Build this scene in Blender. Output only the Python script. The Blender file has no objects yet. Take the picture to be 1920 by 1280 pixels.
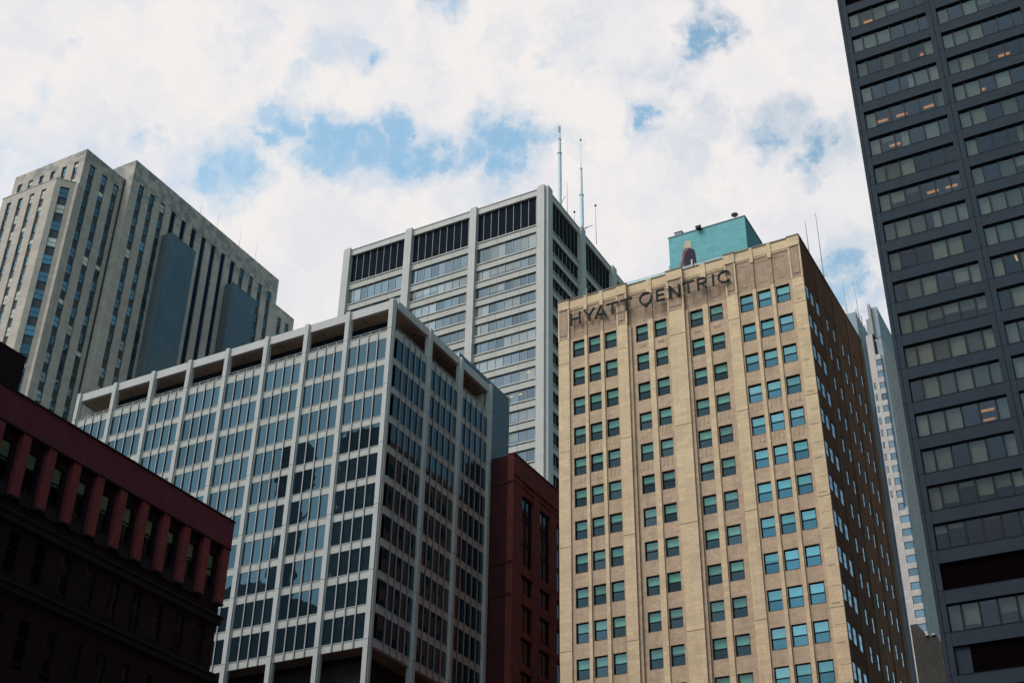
import bpy, math, random
from mathutils import Vector, Matrix, noise as mnoise
rnd = random.Random(7)
S = bpy.context.scene
C = S.collection

# ------------------------------------------------------------------ camera
FPX = 2503.17
PITCH, YAW, ROLL = map(math.radians, (32.3184, -28.9243, 1.0031))
CZ = 1.7
Fw = Vector((math.cos(PITCH)*math.sin(YAW), math.cos(PITCH)*math.cos(YAW), math.sin(PITCH)))
_r0 = Vector((math.cos(YAW), -math.sin(YAW), 0)); _u0 = _r0.cross(Fw)
Rt = math.cos(ROLL)*_r0 + math.sin(ROLL)*_u0
Up = -math.sin(ROLL)*_r0 + math.cos(ROLL)*_u0
cam = bpy.data.cameras.new('camera')
cam.sensor_width = 36; cam.lens = FPX/1920*36; cam.clip_end = 20000; cam.clip_start = 0.1
co = bpy.data.objects.new('camera', cam); C.objects.link(co)
co.matrix_world = Matrix(((Rt.x, Up.x, -Fw.x, 0), (Rt.y, Up.y, -Fw.y, 0), (Rt.z, Up.z, -Fw.z, CZ), (0, 0, 0, 1)))
S.camera = co

def ray(px, py):
    return Rt*((px-960)/FPX) - Up*((py-640)/FPX) + Fw
def proj(p):
    d = Vector(p) - Vector((0, 0, CZ)); z = d.dot(Fw)
    if z < 1: return None
    return 960+FPX*d.dot(Rt)/z, 640-FPX*d.dot(Up)/z, z
def on_front(px, py, Y):
    d = ray(px, py); t = Y/d.y; return d.x*t, d.z*t+CZ

# ------------------------------------------------------------------ light
SUN_EL, SUN_AZ_V = math.radians(54), Vector((-0.42, -0.80))
sv = SUN_AZ_V.normalized()
SUN = Vector((sv.x*math.cos(SUN_EL), sv.y*math.cos(SUN_EL), math.sin(SUN_EL)))
sl = bpy.data.lights.new('sun', 'SUN'); sl.energy = 1.5; sl.angle = math.radians(26); sl.color = (1, .89, .80)
so = bpy.data.objects.new('sun', sl); C.objects.link(so)
so.rotation_euler = SUN.to_track_quat('Z', 'Y').to_euler()
S.view_settings.view_transform = 'Standard'; S.view_settings.look = 'None'
S.view_settings.gamma = 1; EXPO = 0.6; S.view_settings.exposure = EXPO
SKY_STRENGTH = 0.1
CLOUD = 0.87/SKY_STRENGTH/2**EXPO

W = bpy.data.worlds.new('World'); S.world = W; W.use_nodes = True
wt = W.node_tree; wt.nodes.clear()
def N(t, kind, **kw):
    n = t.nodes.new(kind)
    for k, v in kw.items():
        if k.startswith('i_'): n.inputs[int(k[2:])].default_value = v
        else: setattr(n, k, v)
    return n
def math_(t, op, a, b=None, clamp=False):
    n = t.nodes.new('ShaderNodeMath'); n.operation = op; n.use_clamp = clamp
    for i, x in enumerate((a, b)):
        if x is None: continue
        if isinstance(x, (int, float)): n.inputs[i].default_value = x
        else: t.links.new(x, n.inputs[i])
    return n.outputs[0]
def vmath(t, op, a, b=None, scale=None):
    n = t.nodes.new('ShaderNodeVectorMath'); n.operation = op
    for i, x in enumerate((a, b)):
        if x is None: continue
        if isinstance(x, (tuple, list, Vector)): n.inputs[i].default_value = tuple(x)
        else: t.links.new(x, n.inputs[i])
    if scale is not None: n.inputs['Scale'].default_value = scale
    return n
def noise_(t, vec, scale, detail=4, rough=.55):
    n = N(t, 'ShaderNodeTexNoise'); n.inputs['Scale'].default_value = scale
    n.inputs['Detail'].default_value = detail; n.inputs['Roughness'].default_value = rough
    if vec is not None: t.links.new(vec, n.inputs['Vector'])
    return n
def maprange(t, x, a, b, c=0., d=1., smooth=False):
    n = N(t, 'ShaderNodeMapRange'); n.interpolation_type = 'SMOOTHSTEP' if smooth else 'LINEAR'
    if isinstance(x, (int, float)): n.inputs[0].default_value = x
    else: t.links.new(x, n.inputs[0])
    for i, v in zip((1, 2, 3, 4), (a, b, c, d)): n.inputs[i].default_value = v
    return n.outputs[0]
def mixc(t, fac, a, b, blend='MIX'):
    n = N(t, 'ShaderNodeMix', data_type='RGBA', blend_type=blend)
    n.clamp_result = False
    for idx, x in ((0, fac), (6, a), (7, b)):
        if isinstance(x, (int, float)): n.inputs[idx].default_value = x
        elif isinstance(x, (tuple, list)): n.inputs[idx].default_value = (*x[:3], 1)
        else: t.links.new(x, n.inputs[idx])
    return n.outputs[2]

SKY_TINT = (2.0, 2.2, 1.75)
sky = N(wt, 'ShaderNodeTexSky', sky_type='NISHITA', sun_disc=False)
sky.sun_elevation = SUN_EL
sky.sun_rotation = math.atan2(SUN.x, SUN.y)
sky.ozone_density = 1.2; sky.air_density = 1.0; sky.dust_density = 0.6
tc = N(wt, 'ShaderNodeTexCoord')
D = tc.outputs['Generated']
# breaks in the cloud cover: direction of each break, its angular radius and depth
GAPS = [(505,262,30,1),(530,236,40,1),(565,268,36,.75),(600,258,44,1),(640,284,46,1),(690,284,46,1),(740,256,34,1),(740,292,50,1),(790,292,42,.9),
 (835,288,36,.8),(880,290,40,.85),(930,252,42,1),(968,272,44,1),(935,302,42,.85),(1005,272,34,.8),(1038,258,24,.6),
 (455,308,50,.75),(400,322,60,.7),(345,335,60,.62),(300,318,34,.45),(272,262,26,.7),(300,278,22,.5),(250,318,40,.4),(570,138,20,.5),(622,98,40,.55),
 (662,98,36,.5),(702,122,22,.75),(672,120,30,.45),(840,4,30,.7),(1335,10,24,.7),(1352,36,26,.75),(1328,58,28,.85),(1304,74,24,1),
 (1293,95,20,.9),(1287,122,24,.8),(1267,168,26,.6),(1245,140,20,.4),(1198,220,26,1),(1212,245,28,.6),(1190,262,26,.4),(1225,195,24,.4),(1440,252,48,.7),(1490,216,26,.6),(1395,262,30,.4),
 (1528,276,30,1),(1515,302,26,.65),(1572,282,36,.45),(1585,498,36,.85),(1612,530,28,.9),(1568,550,34,.8),(1602,470,42,.55),(1630,566,24,.6),
 (30,318,60,.42),(110,312,50,.4),(180,302,50,.42),(300,362,60,.42),(142,77,14,.5),(112,102,18,.4),(50,215,26,.32),(95,170,26,.3),(1090,72,52,.36),(1032,110,20,.4),
 (1100,285,26,.36),(1310,258,52,.42),(1165,140,36,.3),(905,340,34,.5),(872,372,44,.36),(562,150,26,.3),(1642,330,36,.32),(960,60,40,.25),(450,60,50,.22),(820,110,40,.2)]
w1 = noise_(wt, D, 34, 9, .62)
off = vmath(wt, 'SCALE', vmath(wt, 'SUBTRACT', w1.outputs['Color'], (.5, .5, .5)).outputs[0], scale=.052)
Dw = vmath(wt, 'ADD', D, off.outputs[0]).outputs[0]
acc = None
for gx, gy, gr, gs in GAPS:
    c = ray(gx, gy).normalized(); r = gr/FPX
    dist = vmath(wt, 'DISTANCE', Dw, c).outputs['Value']
    g = maprange(wt, dist, r*.1, r*2.15, gs, 0., True)
    acc = g if acc is None else math_(wt, 'MAXIMUM', acc, g)
fbm = noise_(wt, Dw, 30, 12, .64)
ragged = math_(wt, 'ADD', acc, math_(wt, 'MULTIPLY', math_(wt, 'SUBTRACT', fbm.outputs['Fac'], .5), 1.25))
core = maprange(wt, ragged, .22, .98, 0, .97, True)
halo = maprange(wt, ragged, .0, .70, 0, .46, True)
acc = math_(wt, 'MAXIMUM', core, halo)
# the rest of the sky: broken cloud to the left and behind, open blue overhead and to the right of the street
big = noise_(wt, D, 2.6, 7, .58)
right = vmath(wt, 'DOT_PRODUCT', D, (0.80, 0.10, 0.42)).outputs['Value']
inview = maprange(wt, vmath(wt, 'DOT_PRODUCT', D, Fw).outputs['Value'], math.cos(math.radians(36)), math.cos(math.radians(28)), 1, 0, True)
gen = math_(wt, 'ADD', maprange(wt, big.outputs['Fac'], .42, .62, 0, 1), maprange(wt, right, .0, .3, 0, 1))
gen = math_(wt, 'MULTIPLY', math_(wt, 'MINIMUM', gen, 1.), inview)
mask = math_(wt, 'MAXIMUM', acc, gen)
grey = noise_(wt, vmath(wt, 'ADD', Dw, (3.1, 1.7, .4)).outputs[0], 8, 12, .64)
gfac = maprange(wt, grey.outputs['Fac'], .43, .68, 0, 1, True)
puff = noise_(wt, vmath(wt, 'ADD', Dw, (.7, 5.2, 2.4)).outputs[0], 24, 10, .62)
cloud_c = mixc(wt, gfac, (CLOUD*1.05, CLOUD*1.0, CLOUD*.975), (CLOUD*.92, CLOUD*.915, CLOUD*.95))
cloud_c = mixc(wt, maprange(wt, puff.outputs['Fac'], .45, .68, 0, .45, True), cloud_c, (CLOUD*.84, CLOUD*.86, CLOUD*.94))
mask = math_(wt, 'MINIMUM', mask, 1.)
skyc = mixc(wt, 1., sky.outputs[0], SKY_TINT, 'MULTIPLY')
away = maprange(wt, right, .1, .55, 1., .42)
skyc = mixc(wt, 1., skyc, away, 'MULTIPLY')
col = mixc(wt, mask, cloud_c, skyc)
bg = N(wt, 'ShaderNodeBackground'); bg.inputs[1].default_value = SKY_STRENGTH
wt.links.new(col, bg.inputs[0])
wo = N(wt, 'ShaderNodeOutputWorld'); wt.links.new(bg.outputs[0], wo.inputs[0])
try:
    S.cycles.use_denoising = True
    S.cycles.max_bounces = 6; S.cycles.transparent_max_bounces = 8; S.cycles.glossy_bounces = 3
    S.cycles.caustics_reflective = False; S.cycles.caustics_refractive = False
except Exception: pass

# ------------------------------------------------------------------ materials
def newmat(name):
    m = bpy.data.materials.new(name); m.use_nodes = True
    t = m.node_tree; t.nodes.clear()
    return m, t
def out(t, sh):
    o = N(t, 'ShaderNodeOutputMaterial'); t.links.new(sh, o.inputs[0])
def wallvec(t):
    g = N(t, 'ShaderNodeNewGeometry')
    s = N(t, 'ShaderNodeSeparateXYZ'); t.links.new(g.outputs['Position'], s.inputs[0])
    c = N(t, 'ShaderNodeCombineXYZ')
    t.links.new(math_(t, 'ADD', s.outputs[0], s.outputs[1]), c.inputs[0]); t.links.new(s.outputs[2], c.inputs[1])
    return g.outputs['Position'], c.outputs[0], s
def stone(name, base, dark=.7, rough=.85, scale=.6, joint=None, joint_dark=.75, streak=.0, speck=.12, spec=.25, stain=None, tint2=None, bump=.0, vary=0., cell=0.):
    """masonry or painted metal: broad tone noise, fine speckle, vertical run-down streaks, course joints"""
    m, t = newmat(name)
    pos, wv, sep = wallvec(t)
    n1 = noise_(t, pos, scale, 5, .6)
    f = maprange(t, n1.outputs['Fac'], .32, .68, 0, 1)
    b2 = tuple(x*dark for x in base) if tint2 is None else tint2
    c = mixc(t, f, base, b2)
    if speck:
        n2 = noise_(t, pos, 6.5, 3, .7)
        c = mixc(t, 1., c, mixc(t, maprange(t, n2.outputs['Fac'], .3, .7, 0, 1), (1-speck,)*3, (1+speck,)*3), 'MULTIPLY')
    if streak:
        mp = N(t, 'ShaderNodeMapping'); mp.inputs['Scale'].default_value = (2.2, 2.2, .12)
        t.links.new(pos, mp.inputs[0])
        n3 = noise_(t, mp.outputs[0], 1.0, 5, .6)
        c = mixc(t, maprange(t, n3.outputs['Fac'], .50, .72, 0, streak, True), c, tuple(x*.35 for x in base))
    if stain:
        z0, z1, sc = stain
        n4 = noise_(t, pos, .55, 6, .7)
        zf = maprange(t, sep.outputs[2], z0, z1, 0, 1, True)
        c = mixc(t, math_(t, 'MULTIPLY', maprange(t, n4.outputs['Fac'], .44, .56, 0, 1, True), zf), c, sc)
    if vary:                    # each blind faded differently
        oi = N(t, 'ShaderNodeObjectInfo'); rv = oi.outputs['Random']
        if cell:
            tcn = N(t, 'ShaderNodeTexCoord'); sp_ = N(t, 'ShaderNodeSeparateXYZ'); t.links.new(tcn.outputs['Object'], sp_.inputs[0])
            cv = N(t, 'ShaderNodeCombineXYZ'); t.links.new(math_(t, 'FLOOR', math_(t, 'DIVIDE', math_(t, 'ADD', sp_.outputs[0], cell-.966), cell)), cv.inputs[0]); t.links.new(math_(t, 'MULTIPLY', rv, 91.), cv.inputs[1])
            wn = N(t, 'ShaderNodeTexWhiteNoise'); t.links.new(cv.outputs[0], wn.inputs['Vector']); rv = wn.outputs['Value']
        c = mixc(t, 1., c, maprange(t, rv, 0, 1, 1-vary, 1+vary*.25), 'MULTIPLY')
    bs = N(t, 'ShaderNodeBsdfPrincipled')
    if joint:
        bw, bh, ms = joint
        br = N(t, 'ShaderNodeTexBrick'); t.links.new(wv, br.inputs['Vector'])
        br.inputs['Scale'].default_value = 1; br.inputs['Brick Width'].default_value = bw; br.inputs['Row Height'].default_value = bh
        br.inputs['Mortar Size'].default_value = ms; br.inputs['Mortar Smooth'].default_value = .3
        br.inputs['Color1'].default_value = (1, 1, 1, 1); br.inputs['Color2'].default_value = (.84, .84, .85, 1); br.inputs['Mortar'].default_value = (joint_dark,)*3+(1,)
        c = mixc(t, 1., c, br.outputs['Color'], 'MULTIPLY')
    t.links.new(c, bs.inputs['Base Color'])
    bs.inputs['Roughness'].default_value = rough; bs.inputs['Specular IOR Level'].default_value = spec
    if bump:
        n5 = noise_(t, pos, 3.0, 4, .6)
        b = N(t, 'ShaderNodeBump'); b.inputs['Strength'].default_value = bump; b.inputs['Distance'].default_value = .05
        t.links.new(n5.outputs['Fac'], b.inputs['Height']); t.links.new(b.outputs[0], bs.inputs['Normal'])
    out(t, bs.outputs[0]); return m
def metal(name, base, rough=.45, metallic=0., spec=.5, var=.12, panel=None):
    m, t = newmat(name); pos, wv, sep = wallvec(t)
    n1 = noise_(t, pos, .8, 5, .6); n2 = noise_(t, pos, 9, 2, .6)
    c = mixc(t, maprange(t, n1.outputs['Fac'], .3, .7), tuple(x*(1-var) for x in base), tuple(x*(1+var) for x in base))
    c = mixc(t, 1., c, mixc(t, n2.outputs['Fac'], (.9,)*3, (1.1,)*3), 'MULTIPLY')
    bs = N(t, 'ShaderNodeBsdfPrincipled'); t.links.new(c, bs.inputs['Base Color'])
    bs.inputs['Roughness'].default_value = rough; bs.inputs['Metallic'].default_value = metallic; bs.inputs['Specular IOR Level'].default_value = spec
    out(t, bs.outputs[0]); return m
def glass(name, body, refl_tint, lo=.10, hi=.75, ior=1.6, see=None, wave=.0, wscale=.35, var=.35):
    """window glass. see = transmission tint (clear into the room behind), otherwise a dark tinted body. wave bends the reflections."""
    m, t = newmat(name); pos, wv, sep = wallvec(t)
    oi = N(t, 'ShaderNodeObjectInfo')
    gl = N(t, 'ShaderNodeBsdfGlossy'); gl.inputs['Roughness'].default_value = .015
    gl.inputs['Color'].default_value = (*refl_tint, 1)
    if wave:
        n = noise_(t, pos, wscale, 3, .5)
        b = N(t, 'ShaderNodeBump'); b.inputs['Strength'].default_value = wave; b.inputs['Distance'].default_value = .12
        t.links.new(n.outputs['Fac'], b.inputs['Height']); t.links.new(b.outputs[0], gl.inputs['Normal'])
    fr = N(t, 'ShaderNodeFresnel'); fr.inputs[0].default_value = ior
    fac = math_(t, 'ADD', maprange(t, fr.outputs[0], 0.04, .6, lo, hi), maprange(t, oi.outputs['Random'], 0, 1, -var*lo, var*lo), True)
    if see:                     # the mirror layer is on the outer face only
        gb_ = N(t, 'ShaderNodeNewGeometry')
        fac = math_(t, 'MULTIPLY', fac, math_(t, 'SUBTRACT', 1., gb_.outputs['Backfacing']))
        body_sh = N(t, 'ShaderNodeBsdfTransparent'); body_sh.inputs[0].default_value = (*see, 1)
    else:
        body_sh = N(t, 'ShaderNodeBsdfDiffuse')
        c = mixc(t, oi.outputs['Random'], tuple(x*(1-var) for x in body), tuple(x*(1+var) for x in body))
        t.links.new(c, body_sh.inputs[0])
    mx = N(t, 'ShaderNodeMixShader'); t.links.new(fac, mx.inputs[0]); t.links.new(body_sh.outputs[0], mx.inputs[1]); t.links.new(gl.outputs[0], mx.inputs[2])
    out(t, mx.outputs[0]); return m
def ribbon_glass(name, pane_w, refl=(.8, .9, 1.), lo=.12, hi=.7):
    """a strip of panes: each pane has its own tone, some with pale blinds drawn behind the tinted glass"""
    m, t = newmat(name)
    tcn = N(t, 'ShaderNodeTexCoord'); s = N(t, 'ShaderNodeSeparateXYZ'); t.links.new(tcn.outputs['Object'], s.inputs[0])
    oi = N(t, 'ShaderNodeObjectInfo')
    cell = math_(t, 'FLOOR', math_(t, 'DIVIDE', math_(t, 'ADD', s.outputs[0], pane_w-1.16), pane_w))
    cell2 = math_(t, 'FLOOR', math_(t, 'DIVIDE', cell, 2.))
    cv = N(t, 'ShaderNodeCombineXYZ'); t.links.new(cell, cv.inputs[0]); t.links.new(math_(t, 'MULTIPLY', oi.outputs['Random'], 97.), cv.inputs[1])
    wn = N(t, 'ShaderNodeTexWhiteNoise'); t.links.new(cv.outputs[0], wn.inputs['Vector'])
    cv2 = N(t, 'ShaderNodeCombineXYZ'); t.links.new(cell2, cv2.inputs[0]); t.links.new(math_(t, 'MULTIPLY', oi.outputs['Random'], 53.), cv2.inputs[1])
    wn2 = N(t, 'ShaderNodeTexWhiteNoise'); t.links.new(cv2.outputs[0], wn2.inputs['Vector'])
    tone = mixc(t, wn.outputs['Value'], (.030, .042, .050), (.075, .09, .095))
    blind = mixc(t, wn.outputs['Value'], (.17, .165, .145), (.26, .245, .21))
    drop = math_(t, 'GREATER_THAN', s.outputs[2], math_(t, 'MULTIPLY', maprange(t, wn2.outputs['Value'], .55, 1., 1.6, -1.2), 1.))
    isb = math_(t, 'MULTIPLY', math_(t, 'GREATER_THAN', wn2.outputs['Value'], .62), drop)
    c = mixc(t, isb, tone, blind)
    df = N(t, 'ShaderNodeBsdfDiffuse'); t.links.new(c, df.inputs[0])
    gl = N(t, 'ShaderNodeBsdfGlossy'); gl.inputs['Roughness'].default_value = .02; gl.inputs['Color'].default_value = (*refl, 1)
    g = N(t, 'ShaderNodeNewGeometry')
    nn = noise_(t, g.outputs['Position'], .5, 2, .5)
    b = N(t, 'ShaderNodeBump'); b.inputs['Strength'].default_value = .12; b.inputs['Distance'].default_value = .1
    t.links.new(nn.outputs['Fac'], b.inputs['Height']); t.links.new(b.outputs[0], gl.inputs['Normal'])
    fr = N(t, 'ShaderNodeFresnel'); fr.inputs[0].default_value = 1.6
    fac = math_(t, 'ADD', maprange(t, fr.outputs[0], .04, .6, lo, hi), maprange(t, wn.outputs['Value'], 0, 1, -.03, .05), True)
    mx = N(t, 'ShaderNodeMixShader'); t.links.new(fac, mx.inputs[0]); t.links.new(df.outputs[0], mx.inputs[1]); t.links.new(gl.outputs[0], mx.inputs[2])
    out(t, mx.outputs[0]); return m
def emit(name, col_, st):
    m, t = newmat(name); e = N(t, 'ShaderNodeEmission'); e.inputs[0].default_value = (*col_, 1); e.inputs[1].default_value = st
    out(t, e.outputs[0]); return m

M = {}
M['cream'] = stone('cream terracotta', (.77, .57, .365), tint2=(.66, .48, .31), rough=.8, scale=.45, joint=(1.2, .42, .016), joint_dark=.78, streak=.18, speck=.14, bump=.3)
M['tan'] = stone('tan terracotta', (.60, .43, .295), tint2=(.50, .355, .25), rough=.85, scale=.6, joint=(.62, .3, .014), joint_dark=.80, streak=.30, speck=.16)
M['frieze'] = stone('weathered terracotta', (.50, .35, .25), tint2=(.40, .275, .205), rough=.9, scale=.8, joint=(.6, .45, .016), joint_dark=.8, streak=.4, speck=.2)
M['brick'] = stone('brown common brick', (.40, .145, .068), tint2=(.27, .095, .046), rough=.95, scale=.5, joint=(.5, .16, .02), joint_dark=.8, streak=.35, speck=.25)
M['brickpil'] = stone('worn brick pilaster', (.38, .19, .095), tint2=(.27, .13, .065), rough=.95, scale=.5, joint=(.5, .16, .02), joint_dark=.8, streak=.3, speck=.25)
M['coping'] = stone('tile coping', (.33, .22, .16), rough=.8)
M['lime'] = stone('grey limestone', (.56, .485, .42), tint2=(.49, .425, .375), rough=.9, scale=.25, joint=(1.8, .9, .02), joint_dark=.86, streak=.12, speck=.10, stain=(160.6, 163.4, (.28, .285, .275)))
M['white'] = stone('white painted steel', (.53, .515, .50), tint2=(.47, .46, .45), rough=.55, scale=.3, speck=.06, streak=.16)
M['whitedull'] = metal('dulled aluminium panel', (.50, .485, .46), rough=.5, var=.08)
M['spandrel'] = stone('pale stone spandrel', (.50, .485, .45), tint2=(.43, .42, .395), rough=.65, scale=.5, speck=.08, streak=.15)
M['alu'] = metal('aluminium mullion', (.31, .305, .31), rough=.4, var=.1)
M['greyalu'] = metal('grey aluminium', (.36, .37, .38), rough=.4, var=.1)
M['dark'] = metal('dark interior', (.012, .012, .014), rough=.9, spec=.1)
M['louvre'] = metal('dark louvre', (.009, .028, .058), rough=.8, spec=.05)
M['vent'] = metal('dark vent', (.010, .005, .007), rough=.9, spec=.02)
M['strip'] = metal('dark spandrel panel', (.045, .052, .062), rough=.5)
M['black'] = metal('black painted steel', (.030, .041, .057), rough=.8, var=.12, spec=.15)
M['blackframe'] = metal('black frame', (.008, .008, .01), rough=.6, spec=.2)
M['seam'] = metal('seam', (.004, .004, .005), rough=.9, spec=0)
M['soffit'] = stone('wood soffit', (.42, .33, .26), rough=.7, joint=(6, .3, .02), joint_dark=.8, speck=.1)
M['plaster'] = stone('plaster soffit', (.30, .24, .21), rough=.9, joint=(2.9, 2.9, .05), joint_dark=.7)
M['lampcan'] = metal('downlight', (.02, .02, .02))
M['clad'] = stone('blue grey metal cladding', (.085, .155, .20), tint2=(.068, .130, .172), rough=.55, joint=(2.42, 3.75, .05), joint_dark=.72, scale=.3, speck=.06, streak=.2, spec=.5)
M['clad2'] = stone('grey metal cladding', (.11, .135, .15), tint2=(.09, .11, .125), rough=.6, scale=.3, speck=.06, streak=.2, spec=.4)
M['red'] = stone('maroon brick', (.19, .040, .052), tint2=(.15, .032, .042), rough=.9, scale=.7, joint=(.42, .14, .02), joint_dark=.8, speck=.22, streak=.15)
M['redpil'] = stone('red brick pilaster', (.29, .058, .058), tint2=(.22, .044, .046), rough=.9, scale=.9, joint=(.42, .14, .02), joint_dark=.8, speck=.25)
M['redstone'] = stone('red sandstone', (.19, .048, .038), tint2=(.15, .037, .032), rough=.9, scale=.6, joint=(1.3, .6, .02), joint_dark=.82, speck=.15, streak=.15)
M['redside'] = stone('soot darkened red brick', (.075, .020, .020), rough=.95, joint=(.42, .14, .02), speck=.2)  # darker tone for the end wall and window frames
M['darkred'] = stone('shade toned red brick', (.030, .010, .013), rough=.95, joint=(.42, .14, .02), speck=.2)  # shade on the lower facade is put into this brick colour
M['shadestone'] = stone('shade toned stone', (.028, .019, .020), rough=.95, speck=.25)  # stone darkened in colour to stand for facade shade
M['teal'] = stone('teal painted brick', (.17, .46, .50), tint2=(.15, .42, .46), rough=.7, scale=.5, joint=(1.25, .62, .03), joint_dark=.78, speck=.10, streak=.12)
M['pale'] = stone('pale granite', (.60, .53, .50), tint2=(.52, .46, .44), rough=.8, scale=.2, joint=(1.1, 1.1, .06), joint_dark=.75, speck=.05)
M['palegrey'] = stone('haze tinted grey granite', (.34, .40, .46), tint2=(.28, .335, .39), rough=.8, scale=.12, joint=(1.2, 1.7, .06), joint_dark=.85, speck=.05, streak=.3)  # blue of distance haze is mixed into the stone colour
M['ribbed'] = stone('ribbed concrete', (.13, .115, .10), tint2=(.09, .082, .075), rough=.9, scale=.25, speck=.1, streak=.3)
M['slate'] = metal('slate grey letter', (.030, .037, .040), rough=.85, spec=.12)
M['rod'] = metal('grey rod', (.30, .36, .38), rough=.5)
M['mast'] = metal('white mast paint', (.62, .72, .78), rough=.5, var=.05)
M['blind'] = stone('roller blind', (.74, .75, .66), dark=.92, vary=.38, rough=.9, speck=.03, scale=1.5)
M['blindtan'] = stone('office blind', (.62, .57, .44), dark=.82, vary=.62, cell=1.285, rough=.9, speck=.05, scale=.9)
M['blindgreen'] = stone('faded green blind', (.42, .45, .36), dark=.8, rough=.9)
M['ceiling'] = stone('office ceiling', (.42, .42, .42), rough=.9, joint=(1.2, 1.2, .05), joint_dark=.8)
M['asphalt'] = stone('asphalt', (.05, .05, .052), rough=.95, scale=.5, speck=.2)
M['paving'] = stone('granite paving', (.15, .145, .14), rough=.9, scale=.4, joint=(1.5, 1.5, .02))
M['line'] = stone('road paint', (.7, .7, .68), rough=.8)
M['ground'] = stone('city ground', (.07, .068, .065), rough=.95, scale=.05)
M['g_hotel'] = glass('hotel window glass', None, (.60, .88, .95), lo=.09, hi=.7, see=(.66, .86, .80), wave=.03, wscale=.4, var=.45)
M['g_hotel2'] = glass('hotel corner window glass', None, (.42, .85, .98), lo=.30, hi=.75, see=(.52, .84, .82), wave=.03, wscale=.4, var=.35)
M['g_hotel_low'] = glass('hotel lower sash glass', None, (.55, .85, 1.), lo=.06, hi=.6, see=(.20, .32, .34), wave=.03, wscale=.4, var=.6)
M['g_hotel2_low'] = glass('hotel corner lower sash glass', (.012, .03, .04), (.32, .78, 1.), lo=.19, hi=.75, wave=.03, wscale=.4, var=.35)
M['g_side'] = glass('hotel side glass', (.02, .03, .035), (.85, .95, 1.), lo=.35, hi=.95, wave=.1, wscale=.5, var=.5)
M['g_office'] = glass('blue tinted office glass', (.012, .024, .034), (.66, .90, 1.), lo=.055, hi=.75, wave=.22, wscale=.16, var=.2)
M['g_black'] = glass('smoked glass', None, (.75, .85, 1.), lo=.035, hi=.5, see=(.62, .65, .62), wave=.05, wscale=.3, var=.3)
M['g_ribbon'] = ribbon_glass('ribbon window glass', 1.565)
M['g_lime'] = glass('tower window glass', (.016, .030, .040), (.50, .85, 1.), lo=.26, hi=.8, wave=.15, wscale=.5, var=.6)
M['g_red'] = glass('old sash glass', None, (.25, .28, .32), lo=.02, hi=.3, see=(.80, .84, .76), var=.3)
M['g_dark'] = glass('dark glass', (.008, .009, .012), (.7, .85, 1.), lo=.05, hi=.6, wave=.1, var=.3)
M['g_pale'] = glass('far tower glass', (.03, .07, .10), (.6, .85, 1.), lo=.2, hi=.8, wave=.1, var=.3)
M['g_rail'] = glass('guard glass', None, (.8, 1., 1.), lo=.35, hi=.7, see=(.62, .86, .84))
M['lamp'] = emit('warm ceiling lamp', (1., .40, .11), .62)
M['lampy'] = emit('yellow ceiling lamp', (1., .58, .18), .85)
M['lampw'] = emit('white ceiling lamp', (1., .85, .6), .7)
M['hair'] = stone('painted blond hair', (.62, .50, .38), dark=.8, scale=6, speck=.1)
M['jacket'] = stone('painted plum jacket', (.045, .035, .065), dark=.7, scale=4, speck=.2)
M['sleeve'] = stone('painted red sleeve', (.28, .11, .11), dark=.8, scale=4, speck=.2)

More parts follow.
